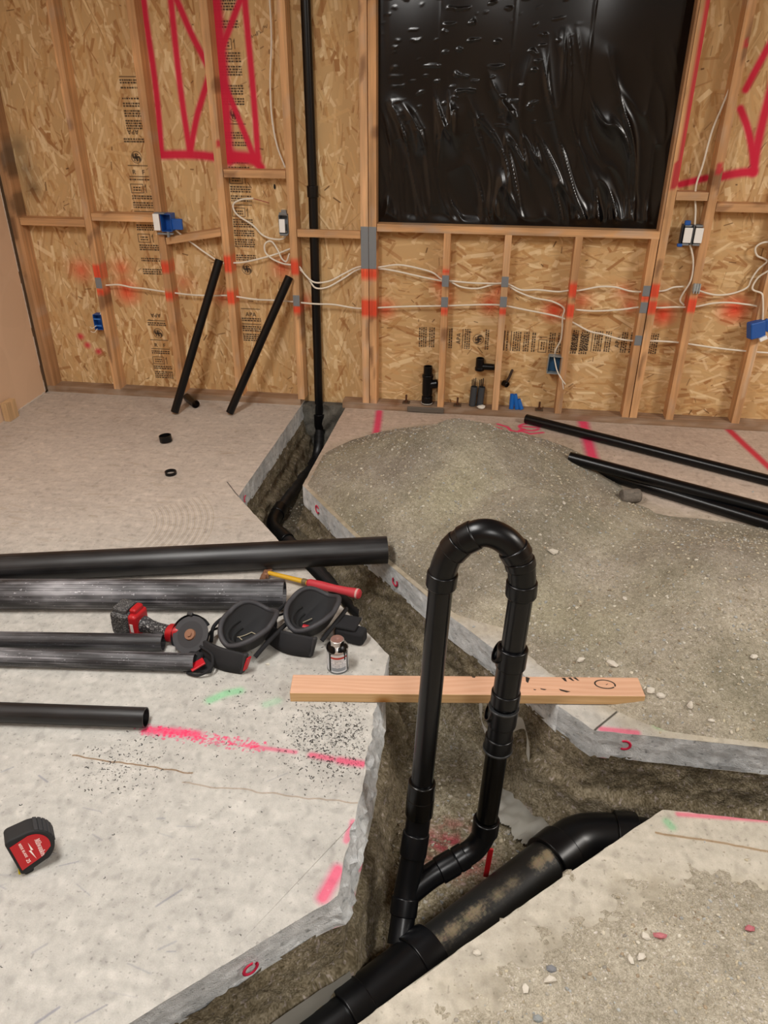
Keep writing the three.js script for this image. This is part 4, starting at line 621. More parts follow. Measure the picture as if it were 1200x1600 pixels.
loosePipe([0.235, 0.0272, -4.255], ext([0.235, 0.027, -4.255], [1.409, 0.027, -3.63], 1.7), 0.027, M.absClean, 'black pipe lying alone on the slab under the window, closest to the wall');
loosePipe([0.433, 0.096, -3.602], ext([0.433, 0.096, -3.602], [1.291, 0.063, -3.242], 2.0), 0.03, M.absClean, 'black pipe resting across another at the back of the soil heap');
loosePipe([0.02, 0.0302, -3.935], ext([0.02, 0.03, -3.935], [1.034, 0.03, -3.33], 2.0), 0.03, M.absClean, 'black pipe half buried along the back edge of the soil heap');
// pipe rings on the slab
{ const o = tag(mesh('pipe_ring', pipeGeo(V(0, 0, 0), V(0, 0.035, 0), 0.034, 0.004), M.absClean), 'taller short black pipe ring on the slab below the leaning pipes', 'pipe ring'); o.position.set(-1.738, 0.003, -3.69); o.rotation.z = 0.08; }
{ const o = tag(mesh('pipe_ring', pipeGeo(V(0, 0, 0), V(0, 0.016, 0), 0.029, 0.004), M.absClean), 'thin flat black pipe ring alone on the pale slab', 'pipe ring'); o.position.set(-1.56, 0.001, -3.31); }
// ------------------------------------------------------------------ wiring
function cable(label, ...runs) { // runs of [x, y(, z)] joined through the studs
  const pts = runs.flat().map(([x, y, z]) => V(x, y, z ?? -4.372)); let last = null; const q = pts.filter((p) => { if (last && p.distanceTo(last) < 0.012) return false; last = p; return true; });
  return tag(mesh('cable', capped(q, 0.005, q.length * 7, 8), M.cable), label, 'cable');
}
const run1 = [[-2.3, 0.676], [-2.213, 0.683], [-2.135, 0.671], [-2.056, 0.666], [-1.958, 0.655], [-1.9, 0.65], [-1.763, 0.64], [-1.645, 0.64], [-1.548, 0.644], [-1.375, 0.628], [-1.222, 0.627], [-1.089, 0.624, -4.352], [-1.01, 0.622, -4.348], [-0.919, 0.62, -4.36], [-0.769, 0.6], [-0.665, 0.608], [-0.473, 0.623], [-0.291, 0.633], [-0.04, 0.65], [0.041, 0.65], [0.156, 0.633], [0.389, 0.592], [0.452, 0.566]];
const run2 = [[0.545, 0.523], [0.61, 0.512], [0.714, 0.487], [0.802, 0.48], [0.895, 0.485], [1.019, 0.483], [1.075, 0.478], [1.238, 0.461], [1.406, 0.45], [1.6, 0.445]];
cable('long white cable running the length of the wall through every stud, lowest of all', run1, run2);
cable('white cable sagging from the blue box on the stud across to the curled cable', [[-1.822, 1.016, -4.35], [-1.785, 0.977], [-1.726, 0.933], [-1.639, 0.873], [-1.56, 0.829], [-1.514, 0.83], [-1.434, 0.837], [-1.315, 0.865], [-1.223, 0.892, -4.38], [-1.15, 0.92, -4.385]]);
cable('loose white cable hooking up from the small covered box with a red wire end', [[-1.349, 1.179], [-1.418, 1.171], [-1.465, 1.144], [-1.454, 1.101], [-1.36, 1.039], [-1.306, 0.987], [-1.237, 0.968], [-1.185, 0.976], [-1.17, 1.01]]);
tag(mesh('red_wire', merge([capped([V(-1.35, 1.179, -4.37), V(-1.3, 1.168, -4.372), V(-1.262, 1.157, -4.378)], 0.0022, 16, 6)]), std(0x9a3a34, 0.5)), 'thin red wire sticking out of the hooked cable end', 'wire');
cable('white cable curled in a loop beside the vent stack and sagging in front of it', [[-1.161, 0.891], [-1.182, 0.848], [-1.207, 0.865], [-1.223, 0.903], [-1.263, 0.957], [-1.298, 0.942], [-1.301, 0.9], [-1.27, 0.866], [-1.201, 0.837], [-1.149, 0.831], [-1.105, 0.826, -4.36], [-1.08, 0.795, -4.352], [-1.045, 0.76, -4.347], [-1.012, 0.744, -4.345], [-0.93, 0.754, -4.35], [-0.851, 0.792], [-0.763, 0.833], [-0.665, 0.833], [-0.546, 0.851], [-0.42, 0.834], [-0.341, 0.812], [-0.294, 0.779], [-0.251, 0.774], [-0.126, 0.767], [-0.003, 0.768], [0.06, 0.77], [0.143, 0.739], [0.234, 0.742], [0.352, 0.736], [0.406, 0.745], [0.451, 0.746], [0.567, 0.771], [0.648, 0.771], [0.729, 0.753], [0.803, 0.752], [0.908, 0.763], [0.948, 0.781], [1.0, 0.787]]);
cable('white cable dropping to the small open box under the window, lower of a sagging pair', [[-1.115, 0.822, -4.366], [-1.056, 0.767, -4.355], [-1.013, 0.715, -4.345], [-0.95, 0.717, -4.35], [-0.859, 0.763], [-0.763, 0.819, -4.384], [-0.665, 0.825, -4.384], [-0.578, 0.82], [-0.408, 0.79], [-0.304, 0.77, -4.384], [-0.25, 0.766, -4.384], [-0.192, 0.744], [-0.099, 0.737], [0.008, 0.763, -4.384], [0.064, 0.758, -4.384], [0.123, 0.73], [0.213, 0.699], [0.327, 0.679], [0.39, 0.643], [0.386, 0.6], [0.392, 0.524], [0.39, 0.465], [0.368, 0.405], [0.372, 0.36, -4.39]]);
cable('thick white cable run passing from the stud by the open box to the far tangle', [[0.453, 0.641], [0.551, 0.638], [0.69, 0.651], [0.796, 0.669], [0.901, 0.67], [0.967, 0.676], [1.027, 0.678], [1.086, 0.684], [1.172, 0.705], [1.246, 0.711], [1.319, 0.707], [1.407, 0.693], [1.43, 0.67]]);
cable('white cable dropping from the twin switch box to the stud', [[0.985, 1.01, -4.35], [1.0, 0.98, -4.35], [1.018, 0.93, -4.347], [1.026, 0.87, -4.34], [1.022, 0.818, -4.34], [1.0, 0.749, -4.36], [0.997, 0.712], [1.02, 0.69]]);
cable('white cable looped in a loose tangle above the blue box at the far stud', [[1.075, 0.775, -4.37], [1.093, 0.766], [1.179, 0.749], [1.264, 0.762], [1.328, 0.798], [1.336, 0.835], [1.359, 0.889], [1.393, 0.932], [1.336, 0.959], [1.321, 0.997], [1.345, 1.02], [1.391, 1.024], [1.45, 0.98, -4.35]]);
cable('white cable falling straight into the blue box at the far stud', [[1.399, 0.893, -4.33], [1.36, 0.85, -4.35], [1.346, 0.792, -4.35], [1.392, 0.774, -4.33], [1.401, 0.75, -4.324], [1.412, 0.704, -4.32], [1.425, 0.64, -4.32]]);
cable('long white cable hanging beside the window opening down to the twin switch box', [[1.02, 2.4], [1.032, 2.117], [1.047, 1.91], [1.043, 1.768, -4.36], [1.02, 1.643, -4.37], [0.995, 1.537], [0.981, 1.38], [0.968, 1.291], [0.973, 1.24], [0.99, 1.161], [0.995, 1.1, -4.36]]);
cable('long white cable hanging next to the red paint marks above the short blocking', [[-1.19, 2.4], [-1.189, 2.138], [-1.191, 1.932], [-1.212, 1.729], [-1.213, 1.565], [-1.194, 1.439], [-1.158, 1.34]]);
// boxes
function coverBox(name, label, x, y, z, w, h, parts, turn = 0) { const t = tag(group(name), label, 'electrical box'); t.position.set(x, y, z); t.rotation.y = turn; parts(t); return t; }
const openBox = (w, h, d, k = 0.003) => merge([at(new THREE.BoxGeometry(w, h, k), 0, 0, -d), at(rbox(k, h, d, 0.001), -w / 2, 0, -d / 2), at(rbox(k, h, d, 0.001), w / 2, 0, -d / 2), at(rbox(w, k, d, 0.001), 0, h / 2, -d / 2), at(rbox(w, k, d, 0.001), 0, -h / 2, -d / 2)]);
coverBox('electrical_box', 'blue electrical box with a white cover on the stud by the red paint outline', -1.85, 1.05, -4.31, 0, 0, (t) => {
  mesh('body', at(openBox(0.058, 0.09, 0.07), 0.012, 0, 0.01), M.blue, t); mesh('cover', at(rbox(0.036, 0.088, 0.006, 0.002), -0.04, 0.004, 0.014), M.white, t); mesh('bracket', merge([at(rbox(0.09, 0.01, 0.02, 0.002), 0, -0.058, 0), at(rbox(0.012, 0.03, 0.02, 0.002), 0.02, -0.06, 0.01), at(rbox(0.06, 0.008, 0.03, 0.002), -0.02, 0.05, 0)]), M.galv, t); mesh('side_tab', at(rbox(0.06, 0.058, 0.018, 0.004), 0.07, -0.008, -0.012), M.blue, t);
});
coverBox('electrical_box', 'small metal box with a white cover on the stud next to the vent stack', -1.175, 1.053, -4.338, 0, 0, (t) => { mesh('body', at(openBox(0.05, 0.098, 0.05), 0, 0, 0.004), M.galv, t); mesh('cover', at(rbox(0.032, 0.07, 0.006, 0.002), -0.006, -0.006, 0.01), M.white, t); mesh('bracket', merge([at(rbox(0.044, 0.012, 0.014, 0.002), 0, 0.056, 0), at(rbox(0.03, 0.018, 0.01, 0.002), 0.004, 0.066, -0.006)]), M.steel, t); mesh('bracket', at(rbox(0.044, 0.01, 0.014, 0.002), 0, -0.054, 0), M.steel, t); });
coverBox('electrical_box', 'small blue box with loose wires low on the stud near the bare drywall', -2.37, 0.46, -4.35, 0, 0, (t) => { mesh('body', at(openBox(0.05, 0.09, 0.05), 0, 0, 0.01), M.blue, t); for (const y of [0.02, -0.02]) mesh('rib', at(rbox(0.044, 0.008, 0.008, 0.002), 0, y, 0.01), std(0x3b78c4, 0.4), t); mesh('wire', merge([capped([V(0.02, 0.045, 0), V(0.03, 0.08, -0.01), V(0.02, 0.12, -0.02), V(0.028, 0.16, -0.03)], 0.003, 20, 6), capped([V(-0.01, -0.02, 0.012), V(-0.04, -0.035, 0.02), V(-0.055, -0.03, 0.01)], 0.0022, 14, 6), capped([V(-0.01, -0.04, 0.012), V(-0.03, -0.06, 0.02), V(-0.05, -0.055, 0.02)], 0.0022, 14, 6)]), M.cable, t); });
coverBox('switch_box', 'twin box with two white covers beside the window opening', 0.985, 1.056, -4.33, 0, 0, (t) => {
  for (const s of [-1, 1]) { mesh('body', at(openBox(0.046, 0.094, 0.05), s * 0.027, 0, 0), s < 0 ? std(0x2a3848, 0.5) : M.galv, t); mesh('cover', at(rbox(0.04, 0.074, 0.007, 0.002), s * 0.027 + 0.004, 0, 0.006), M.white, t); for (const y of [0.046, -0.046]) mesh('bracket', at(rbox(0.034, 0.01, 0.008, 0.002), s * 0.027, y, 0.003), M.galv, t); }
  mesh('ear', at(rbox(0.03, 0.024, 0.02, 0.006), -0.034, 0.06, 0.002), M.blue, t); mesh('ear', at(rbox(0.026, 0.016, 0.02, 0.005), -0.054, -0.05, 0.002), M.blue, t);
});
coverBox('electrical_box', 'small open metal box with wires hanging out below the window', 0.368, 0.332, -4.325, 0, 0, (t) => { mesh('body', openBox(0.074, 0.1, 0.05), std(0x9aa2a4, 0.45, { metalness: 0.3 }), t); mesh('lining', at(rbox(0.066, 0.092, 0.004, 0.001), 0, 0, -0.044), std(0x1d4a6e, 0.5), t); mesh('wire', merge([capped([V(-0.01, 0.05, -0.02), V(0, 0.02, -0.01), V(0.015, -0.02, 0.004), V(0.04, -0.06, 0.012), V(0.075, -0.1, 0.012)], 0.0035, 26, 6), capped([V(0, 0.02, -0.012), V(0.02, -0.03, 0.004), V(0.05, -0.07, 0.01), V(0.07, -0.13, 0.012)], 0.0028, 26, 6)]), M.cable, t); }).rotation.z = -0.04;
coverBox('electrical_box', 'bright blue box hanging under the tangled cable at the far stud', 1.42, 0.59, -4.31, 0, 0, (t) => { mesh('body', at(rbox(0.085, 0.09, 0.05, 0.008), -0.02, 0, 0, 0, 0.3, 0.2), M.blue, t); mesh('side_tab', at(rbox(0.07, 0.06, 0.03, 0.006), 0.045, 0.018, -0.01, 0, -0.2, -0.3), M.blue, t); mesh('clip', at(rbox(0.04, 0.02, 0.02, 0.004), 0.02, -0.042, 0.022, 0, 0, 0.5), M.white, t); });
{ const t = tag(group('cable_clip'), 'small grey cable stacker clip on the stud below the twin box', 'clip'); t.position.set(1.056, 0.795, ZF + 0.008); mesh('body', merge([rbox(0.036, 0.04, 0.014, 0.003), at(rbox(0.006, 0.052, 0.018, 0.002), -0.012, -0.004, 0.004), at(rbox(0.006, 0.052, 0.018, 0.002), 0.002, -0.004, 0.004), at(rbox(0.006, 0.052, 0.018, 0.002), 0.015, -0.004, 0.004)]), std(0xaab0b0, 0.5), t); }
// stub-outs at the foot of the wall
{ const t = tag(group('drain_stub'), 'stubby black drain pipe with a side outlet standing at the wall under the window', 'pipe'), x = -0.357, z = -4.372; mesh('pipe', pipeGeo(V(x, 0.043, z), V(x, 0.275, z), 0.026, 0.004), M.absClean, t); mesh('tee', merge([hubGeo(V(x, 0.1, z), V(x, 0.215, z), 0.031), hubGeo(V(x, 0.205, z), V(x, 0.225, z), 0.034), hubGeo(V(x, 0.16, z), V(x + 0.06, 0.172, z), 0.026)]), M.absClean, t); mesh('coupling', hubGeo(V(x, 0.042, z), V(x, 0.09, z), 0.033), M.absClean, t); mesh('rim', at(new THREE.TorusGeometry(0.033, 0.003, 6, 24), x, 0.048, z, Math.PI / 2), std(0xb4b0a8, 0.7), t); }
tag(mesh('steel_shoe', at(rbox(0.22, 0.03, 0.012, 0.003), -0.36, 0.02, ZF + 0.008), std(0x6b645c, 0.6, { metalness: 0.4 })), 'grey metal strap fixed on the bottom plate below the drain stub', 'metal strap');
{ const t = tag(group('trap_fitting'), 'small black elbow fitting on the boards under the window', 'pipe fitting'), z = ZB + 0.03; mesh('elbow', merge([hubGeo(V(-0.055, 0.262, z), V(-0.055, 0.335, z), 0.024), hubGeo(V(-0.06, 0.285, z), V(0.03, 0.283, z), 0.019), hubGeo(V(-0.055, 0.26, z), V(-0.055, 0.28, z), 0.028)]), M.absClean, t); }
{ const t = tag(group('valve_handle'), 'small black bent fitting on the boards between two short studs', 'pipe fitting'), z = ZB + 0.02; mesh('stem', capped([V(0.135, 0.265, z), V(0.12, 0.22, z), V(0.105, 0.19, z)], 0.008, 14, 8), std(0x3a2a1e, 0.7), t); mesh('head', hubGeo(V(0.09, 0.185, z - 0.01), V(0.115, 0.18, z + 0.014), 0.018), M.absClean, t); }
for (const [x, label] of [[-0.085, 'dark grey conduit stub at the wall, beside its twin and close to the drain stub'], [-0.04, 'dark grey conduit stub at the wall, the one closer to the blue pipe ends']]) { const t = tag(group('conduit_stub'), label, 'conduit', 'conduit stubs'); mesh('pipe', pipeGeo(V(x, 0.042, -4.38), V(x + 0.006, 0.16, -4.385), 0.02, 0.003), std(0x3a3e42, 0.5), t); mesh('wire', merge([0, 1, 2].map((i) => capped([V(x - 0.006 + i * 0.008, 0.15, -4.383), V(x - 0.008 + i * 0.01, 0.2 + 0.006 * i, -4.388)], 0.0028, 6, 6))), M.rubber, t); }
for (const [x, a, label] of [[0.148, 0.0, 'short bright blue pipe end at the wall, upright one'], [0.182, 0.1, 'short bright blue pipe end at the wall, slightly tilted middle one'], [0.208, 0.12, 'short bright blue pipe end at the wall, shortest one by the corner']]) tag(mesh('water_pipe', pipeGeo(V(x, 0.042, -4.365), V(x - a * 0.2, 0.13 - (x > 0.2 ? 0.03 : 0), -4.37), 0.014, 0.003, 18), std(0x1464b8, 0.4)), label, 'pipe');
for (const [x, label] of [[-0.483, 'rusty anchor bolt in the bottom plate near the double stud'], [-0.173, 'rusty anchor bolt in the bottom plate between short studs'], [0.312, 'rusty anchor bolt in the bottom plate below the open box']]) { const t = tag(group('anchor_bolt'), label, 'bolt'); t.position.set(x, PL, -4.372); mesh('rod', at(new THREE.CylinderGeometry(0.006, 0.006, 0.05, 10), 0, 0.025, 0), std(0x5c3a26, 0.8, { metalness: 0.4 }), t); mesh('nut', at(new THREE.CylinderGeometry(0.012, 0.012, 0.01, 6), 0, 0.009, 0), std(0x5c3a26, 0.8, { metalness: 0.4 }), t); mesh('washer', at(rbox(0.045, 0.004, 0.045, 0.001), 0, 0.0025, 0), std(0x5c4a3a, 0.8, { metalness: 0.4 }), t); }
tag(mesh('caulk_lump', (() => { const g = stone(0.022, 4, 0.5); return at(g, -0.03, 0.05, -4.345); })(), std(0xd4cfc4, 0.9)), 'lump of white caulk at the foot of the conduit stubs', 'caulk');
tag(mesh('wood_scrap', at(lumber(-0.02, 0.02, 0, 0.11, -0.045, 0.045, [0.66, 0.46, 0.26]), -2.762, 0.001, -3.87), M.wood), 'pale wood offcut standing at the foot of the bare drywall', 'wood offcut');
// ------------------------------------------------------------------ hammer
{
  const t = tag(group('hammer'), 'hammer with a yellow shaft and red grip beyond the knee pads', 'hammer'); const a = V(-0.815, 0.026, -2.476), b = V(-0.645, 0.026, -2.432), c = V(-0.425, 0.036, -2.37);
  const el = (g, s, p) => { g.translate(-p.x, -p.y, -p.z); g.scale(1, s, 1); g.translate(p.x, p.y, p.z); return g; };
  mesh('shaft', el(along(new THREE.CylinderGeometry(0.0115, 0.0095, a.distanceTo(b), 14).translate(0, a.distanceTo(b) / 2, 0), a, b), 0.85, a), std(0xc79a1e, 0.45), t);
  const L = b.distanceTo(c); mesh('grip', along(new THREE.LatheGeometry([[0, 0], [0.013, 0], [0.0165, 0.01], [0.0175, 0.06], [0.015, 0.12], [0.0165, 0.17], [0.0195, L - 0.03], [0.02, L - 0.006], [0.015, L], [0, L]].map((p) => new THREE.Vector2(...p)), 18), b, c), std(0xb5303a, 0.6), t);
  mesh('grip_end', along(new THREE.CylinderGeometry(0.0204, 0.0204, 0.008, 18).translate(0, L - 0.012, 0), b, c), std(0xc49a94, 0.8), t);
  mesh('shaft_collar', hubGeo(b.clone().lerp(a, 0.02), b.clone().lerp(a, 0.14), 0.013), std(0x6a5a3c, 0.6), t);
  mesh('head', merge([at(rbox(0.026, 0.024, 0.034, 0.005), -0.826, 0.018, -2.478), at(new THREE.CylinderGeometry(0.01, 0.012, 0.03, 16), -0.832, 0.018, -2.45, Math.PI / 2), at(rbox(0.02, 0.01, 0.04, 0.004), -0.822, 0.012, -2.5, 0.2)]), M.copper, t);
}
// ------------------------------------------------------------------ cement can
{
  const t = tag(group('cement_can'), 'small metal can with black drips and a white label by the wooden board', 'can'); t.position.set(-0.437, 0.001, -1.988); t.rotation.y = 0.25;
  const R = 0.036, Hh = 0.088; const lab = canvasTex(512, 256, (g, w, h) => {
    g.fillStyle = '#cfd4da'; g.fillRect(0, 0, w, h); g.fillStyle = '#e8eaee'; g.fillRect(200, 40, 130, 216); g.fillStyle = '#b8453f'; g.fillRect(196, 48, 138, 26); g.fillStyle = 'rgba(70,80,110,0.6)'; for (let y = 86; y < 240; y += 11) for (let x = 200; x < 325; x += 14) if (hash(x, y, 2) > 0.25) g.fillRect(x, y, 11, 4); g.fillStyle = '#9aa0a8'; g.fillRect(200, 190, 120, 44);
    g.fillStyle = '#0b0b0c'; for (const [x, wd, l] of [[186, 30, 256], [340, 30, 256], [312, 20, 100], [60, 30, 256], [440, 16, 140], [500, 24, 256], [140, 14, 120]]) { g.beginPath(); g.moveTo(x - wd, 0); g.quadraticCurveTo(x - wd / 3, 20, x - wd / 3, 40); g.lineTo(x - wd / 3, l); g.lineTo(x + wd / 3, l); g.lineTo(x + wd / 3, 40); g.quadraticCurveTo(x + wd / 3, 20, x + wd, 0); g.fill(); } g.fillRect(0, 0, w, 14);
  });
  const body = new THREE.CylinderGeometry(R, R, Hh - 0.006, 36, 1, true); body.rotateY(Math.PI); body.translate(0, Hh / 2, 0);
  mesh('label', body, std(0xffffff, 0.35, { map: lab, metalness: 0.25 }), t);
  mesh('base', new THREE.LatheGeometry([[0, 0.002], [R - 0.002, 0.002], [R + 0.0015, 0.0], [R + 0.0015, 0.005], [R, 0.006]].map((p) => new THREE.Vector2(...p)), 36), M.steel, t);
  const lid = new THREE.LatheGeometry([[R, Hh - 0.006], [R + 0.002, Hh - 0.002], [R + 0.001, Hh + 0.003], [R - 0.003, Hh + 0.01], [R - 0.009, Hh + 0.016], [0.024, Hh + 0.019], [0.024, Hh + 0.03], [0.021, Hh + 0.034], [0.008, Hh + 0.033], [0.006, Hh + 0.03], [0, Hh + 0.03]].map((p) => new THREE.Vector2(...p)), 36);
  const smear = canvasTex(256, 128, (g, w, h) => { g.fillStyle = '#b9b6b2'; g.fillRect(0, 0, w, h); g.fillStyle = '#0c0c0d'; for (let i = 0; i < 16; i++) { g.beginPath(); g.ellipse(rr(0, w), h - rr(20, 60), rr(6, 22), rr(10, 34), 0, 0, 7); g.fill(); } g.fillStyle = '#b08c84'; g.fillRect(0, 0, w, 40); });
  mesh('lid', lid, std(0xffffff, 0.28, { map: smear, metalness: 0.6 }), t);
}
// ------------------------------------------------------------------ cordless grinder
{
  const t = tag(group('angle_grinder'), 'red and black cordless cutter with a dusty battery and round disc', 'power tool'); t.position.set(-1.226, 0, -2.078); t.rotation.y = -0.21; t.scale.setScalar(1.04);
  const dirty = canvasTex(256, 256, (g, w, h) => { g.fillStyle = '#222224'; g.fillRect(0, 0, w, h); for (let i = 0; i < 1100; i++) { g.fillStyle = `rgba(205,205,202,${rr(0.1, 0.6)})`; const s = rr(1, 9); g.fillRect(rr(0, w), rr(0, h), s, s * rr(0.4, 1.4)); } });
  const blk = std(0xffffff, 0.7, { map: dirty }); const redT = std(0xa5141c, 0.45), grey = std(0x2a2b2d, 0.5);
  mesh('battery', merge([at(rbox(0.076, 0.094, 0.08, 0.014, 3), -0.002, 0.048, 0.004), at(rbox(0.056, 0.022, 0.064, 0.008, 2), -0.004, 0.1, 0), at(rbox(0.02, 0.05, 0.05, 0.006, 2), -0.028, 0.036, 0.018)]), blk, t);
  mesh('collar', merge([at(rbox(0.034, 0.094, 0.076, 0.012, 3), 0.048, 0.052, 0.004, 0, 0, -0.04), at(rbox(0.026, 0.03, 0.05, 0.008, 2), 0.046, 0.1, 0)]), redT, t);
  mesh('collar_badge', at(rbox(0.012, 0.034, 0.004, 0.001), 0.048, 0.05, 0.041), std(0xcfc9c4, 0.5), t);
  const loft = (st, seg = 20) => { const pos = [], idx = [], uv = []; st.forEach(([x, y, z, ry, rz], i) => { for (let k = 0; k <= seg; k++) { const a = k / seg * Math.PI * 2, c = Math.cos(a), s = Math.sin(a), q = 0.8; pos.push(x, y + ry * Math.sign(c) * Math.pow(Math.abs(c), q), z + rz * Math.sign(s) * Math.pow(Math.abs(s), q)); uv.push(k / seg, i / st.length); } }); for (let i = 0; i < st.length - 1; i++) for (let k = 0; k < seg; k++) { const a = i * (seg + 1) + k, b = a + seg + 1; idx.push(a, b, a + 1, a + 1, b, b + 1); } const g = new THREE.BufferGeometry(); g.setAttribute('position', new THREE.Float32BufferAttribute(pos, 3)); g.setAttribute('uv', new THREE.Float32BufferAttribute(uv, 2)); g.setIndex(idx); g.computeVertexNormals(); return g; };
  mesh('handle', loft([[0.055, 0.045, 0.002, 0.03, 0.028], [0.075, 0.046, 0.002, 0.026, 0.025], [0.1, 0.045, 0.004, 0.02, 0.021], [0.13, 0.043, 0.006, 0.021, 0.021], [0.155, 0.041, 0.008, 0.025, 0.023], [0.175, 0.04, 0.008, 0.024, 0.024]]), blk, t);
  mesh('trigger', at(rbox(0.034, 0.018, 0.02, 0.005), 0.146, 0.046, 0.026, 0.2), grey, t);
  mesh('motor_housing', loft([[0.168, 0.04, 0.006, 0.02, 0.02], [0.172, 0.04, 0.006, 0.03, 0.028], [0.2, 0.042, 0, 0.031, 0.029], [0.225, 0.044, -0.006, 0.03, 0.027], [0.232, 0.044, -0.006, 0.012, 0.012]]), redT, t);
  mesh('gear_head', merge([at(new THREE.CylinderGeometry(0.024, 0.028, 0.05, 20), 0.258, 0.05, -0.012, 0.72), at(rbox(0.05, 0.044, 0.04, 0.008), 0.24, 0.046, -0.014, 0.4)]), grey, t);
  const dq = (g) => at(g, 0.265, 0.062, 0.014, 0.72, 0, 0); // disc faces up and to the front
  mesh('guard', dq(merge([(() => { const g = new THREE.CylinderGeometry(0.069, 0.069, 0.02, 40, 1, true, Math.PI * 0.75, Math.PI * 1.0); return g; })(), at(new THREE.CylinderGeometry(0.069, 0.069, 0.003, 40, 1, false, Math.PI * 0.75, Math.PI * 1.0), 0, -0.01, 0)])), std(0x34363a, 0.4, { metalness: 0.5, side: THREE.DoubleSide }), t);
  mesh('disc', dq(at(new THREE.CylinderGeometry(0.064, 0.064, 0.0025, 48), 0, 0.004, 0)), std(0x37373a, 0.75), t);
  mesh('disc_label', dq(at(new THREE.RingGeometry(0.02, 0.046, 40), 0, 0.0056, 0, -Math.PI / 2)), std(0x29292c, 0.7), t);
  mesh('flange', dq(merge([at(new THREE.CylinderGeometry(0.018, 0.02, 0.006, 28), 0, 0.0085, 0), at(new THREE.CylinderGeometry(0.009, 0.009, 0.006, 6), 0, 0.013, 0)])), M.copper, t);
  mesh('guard_lever', dq(at(rbox(0.02, 0.012, 0.012, 0.003), -0.024, 0.008, -0.066)), grey, t);
}
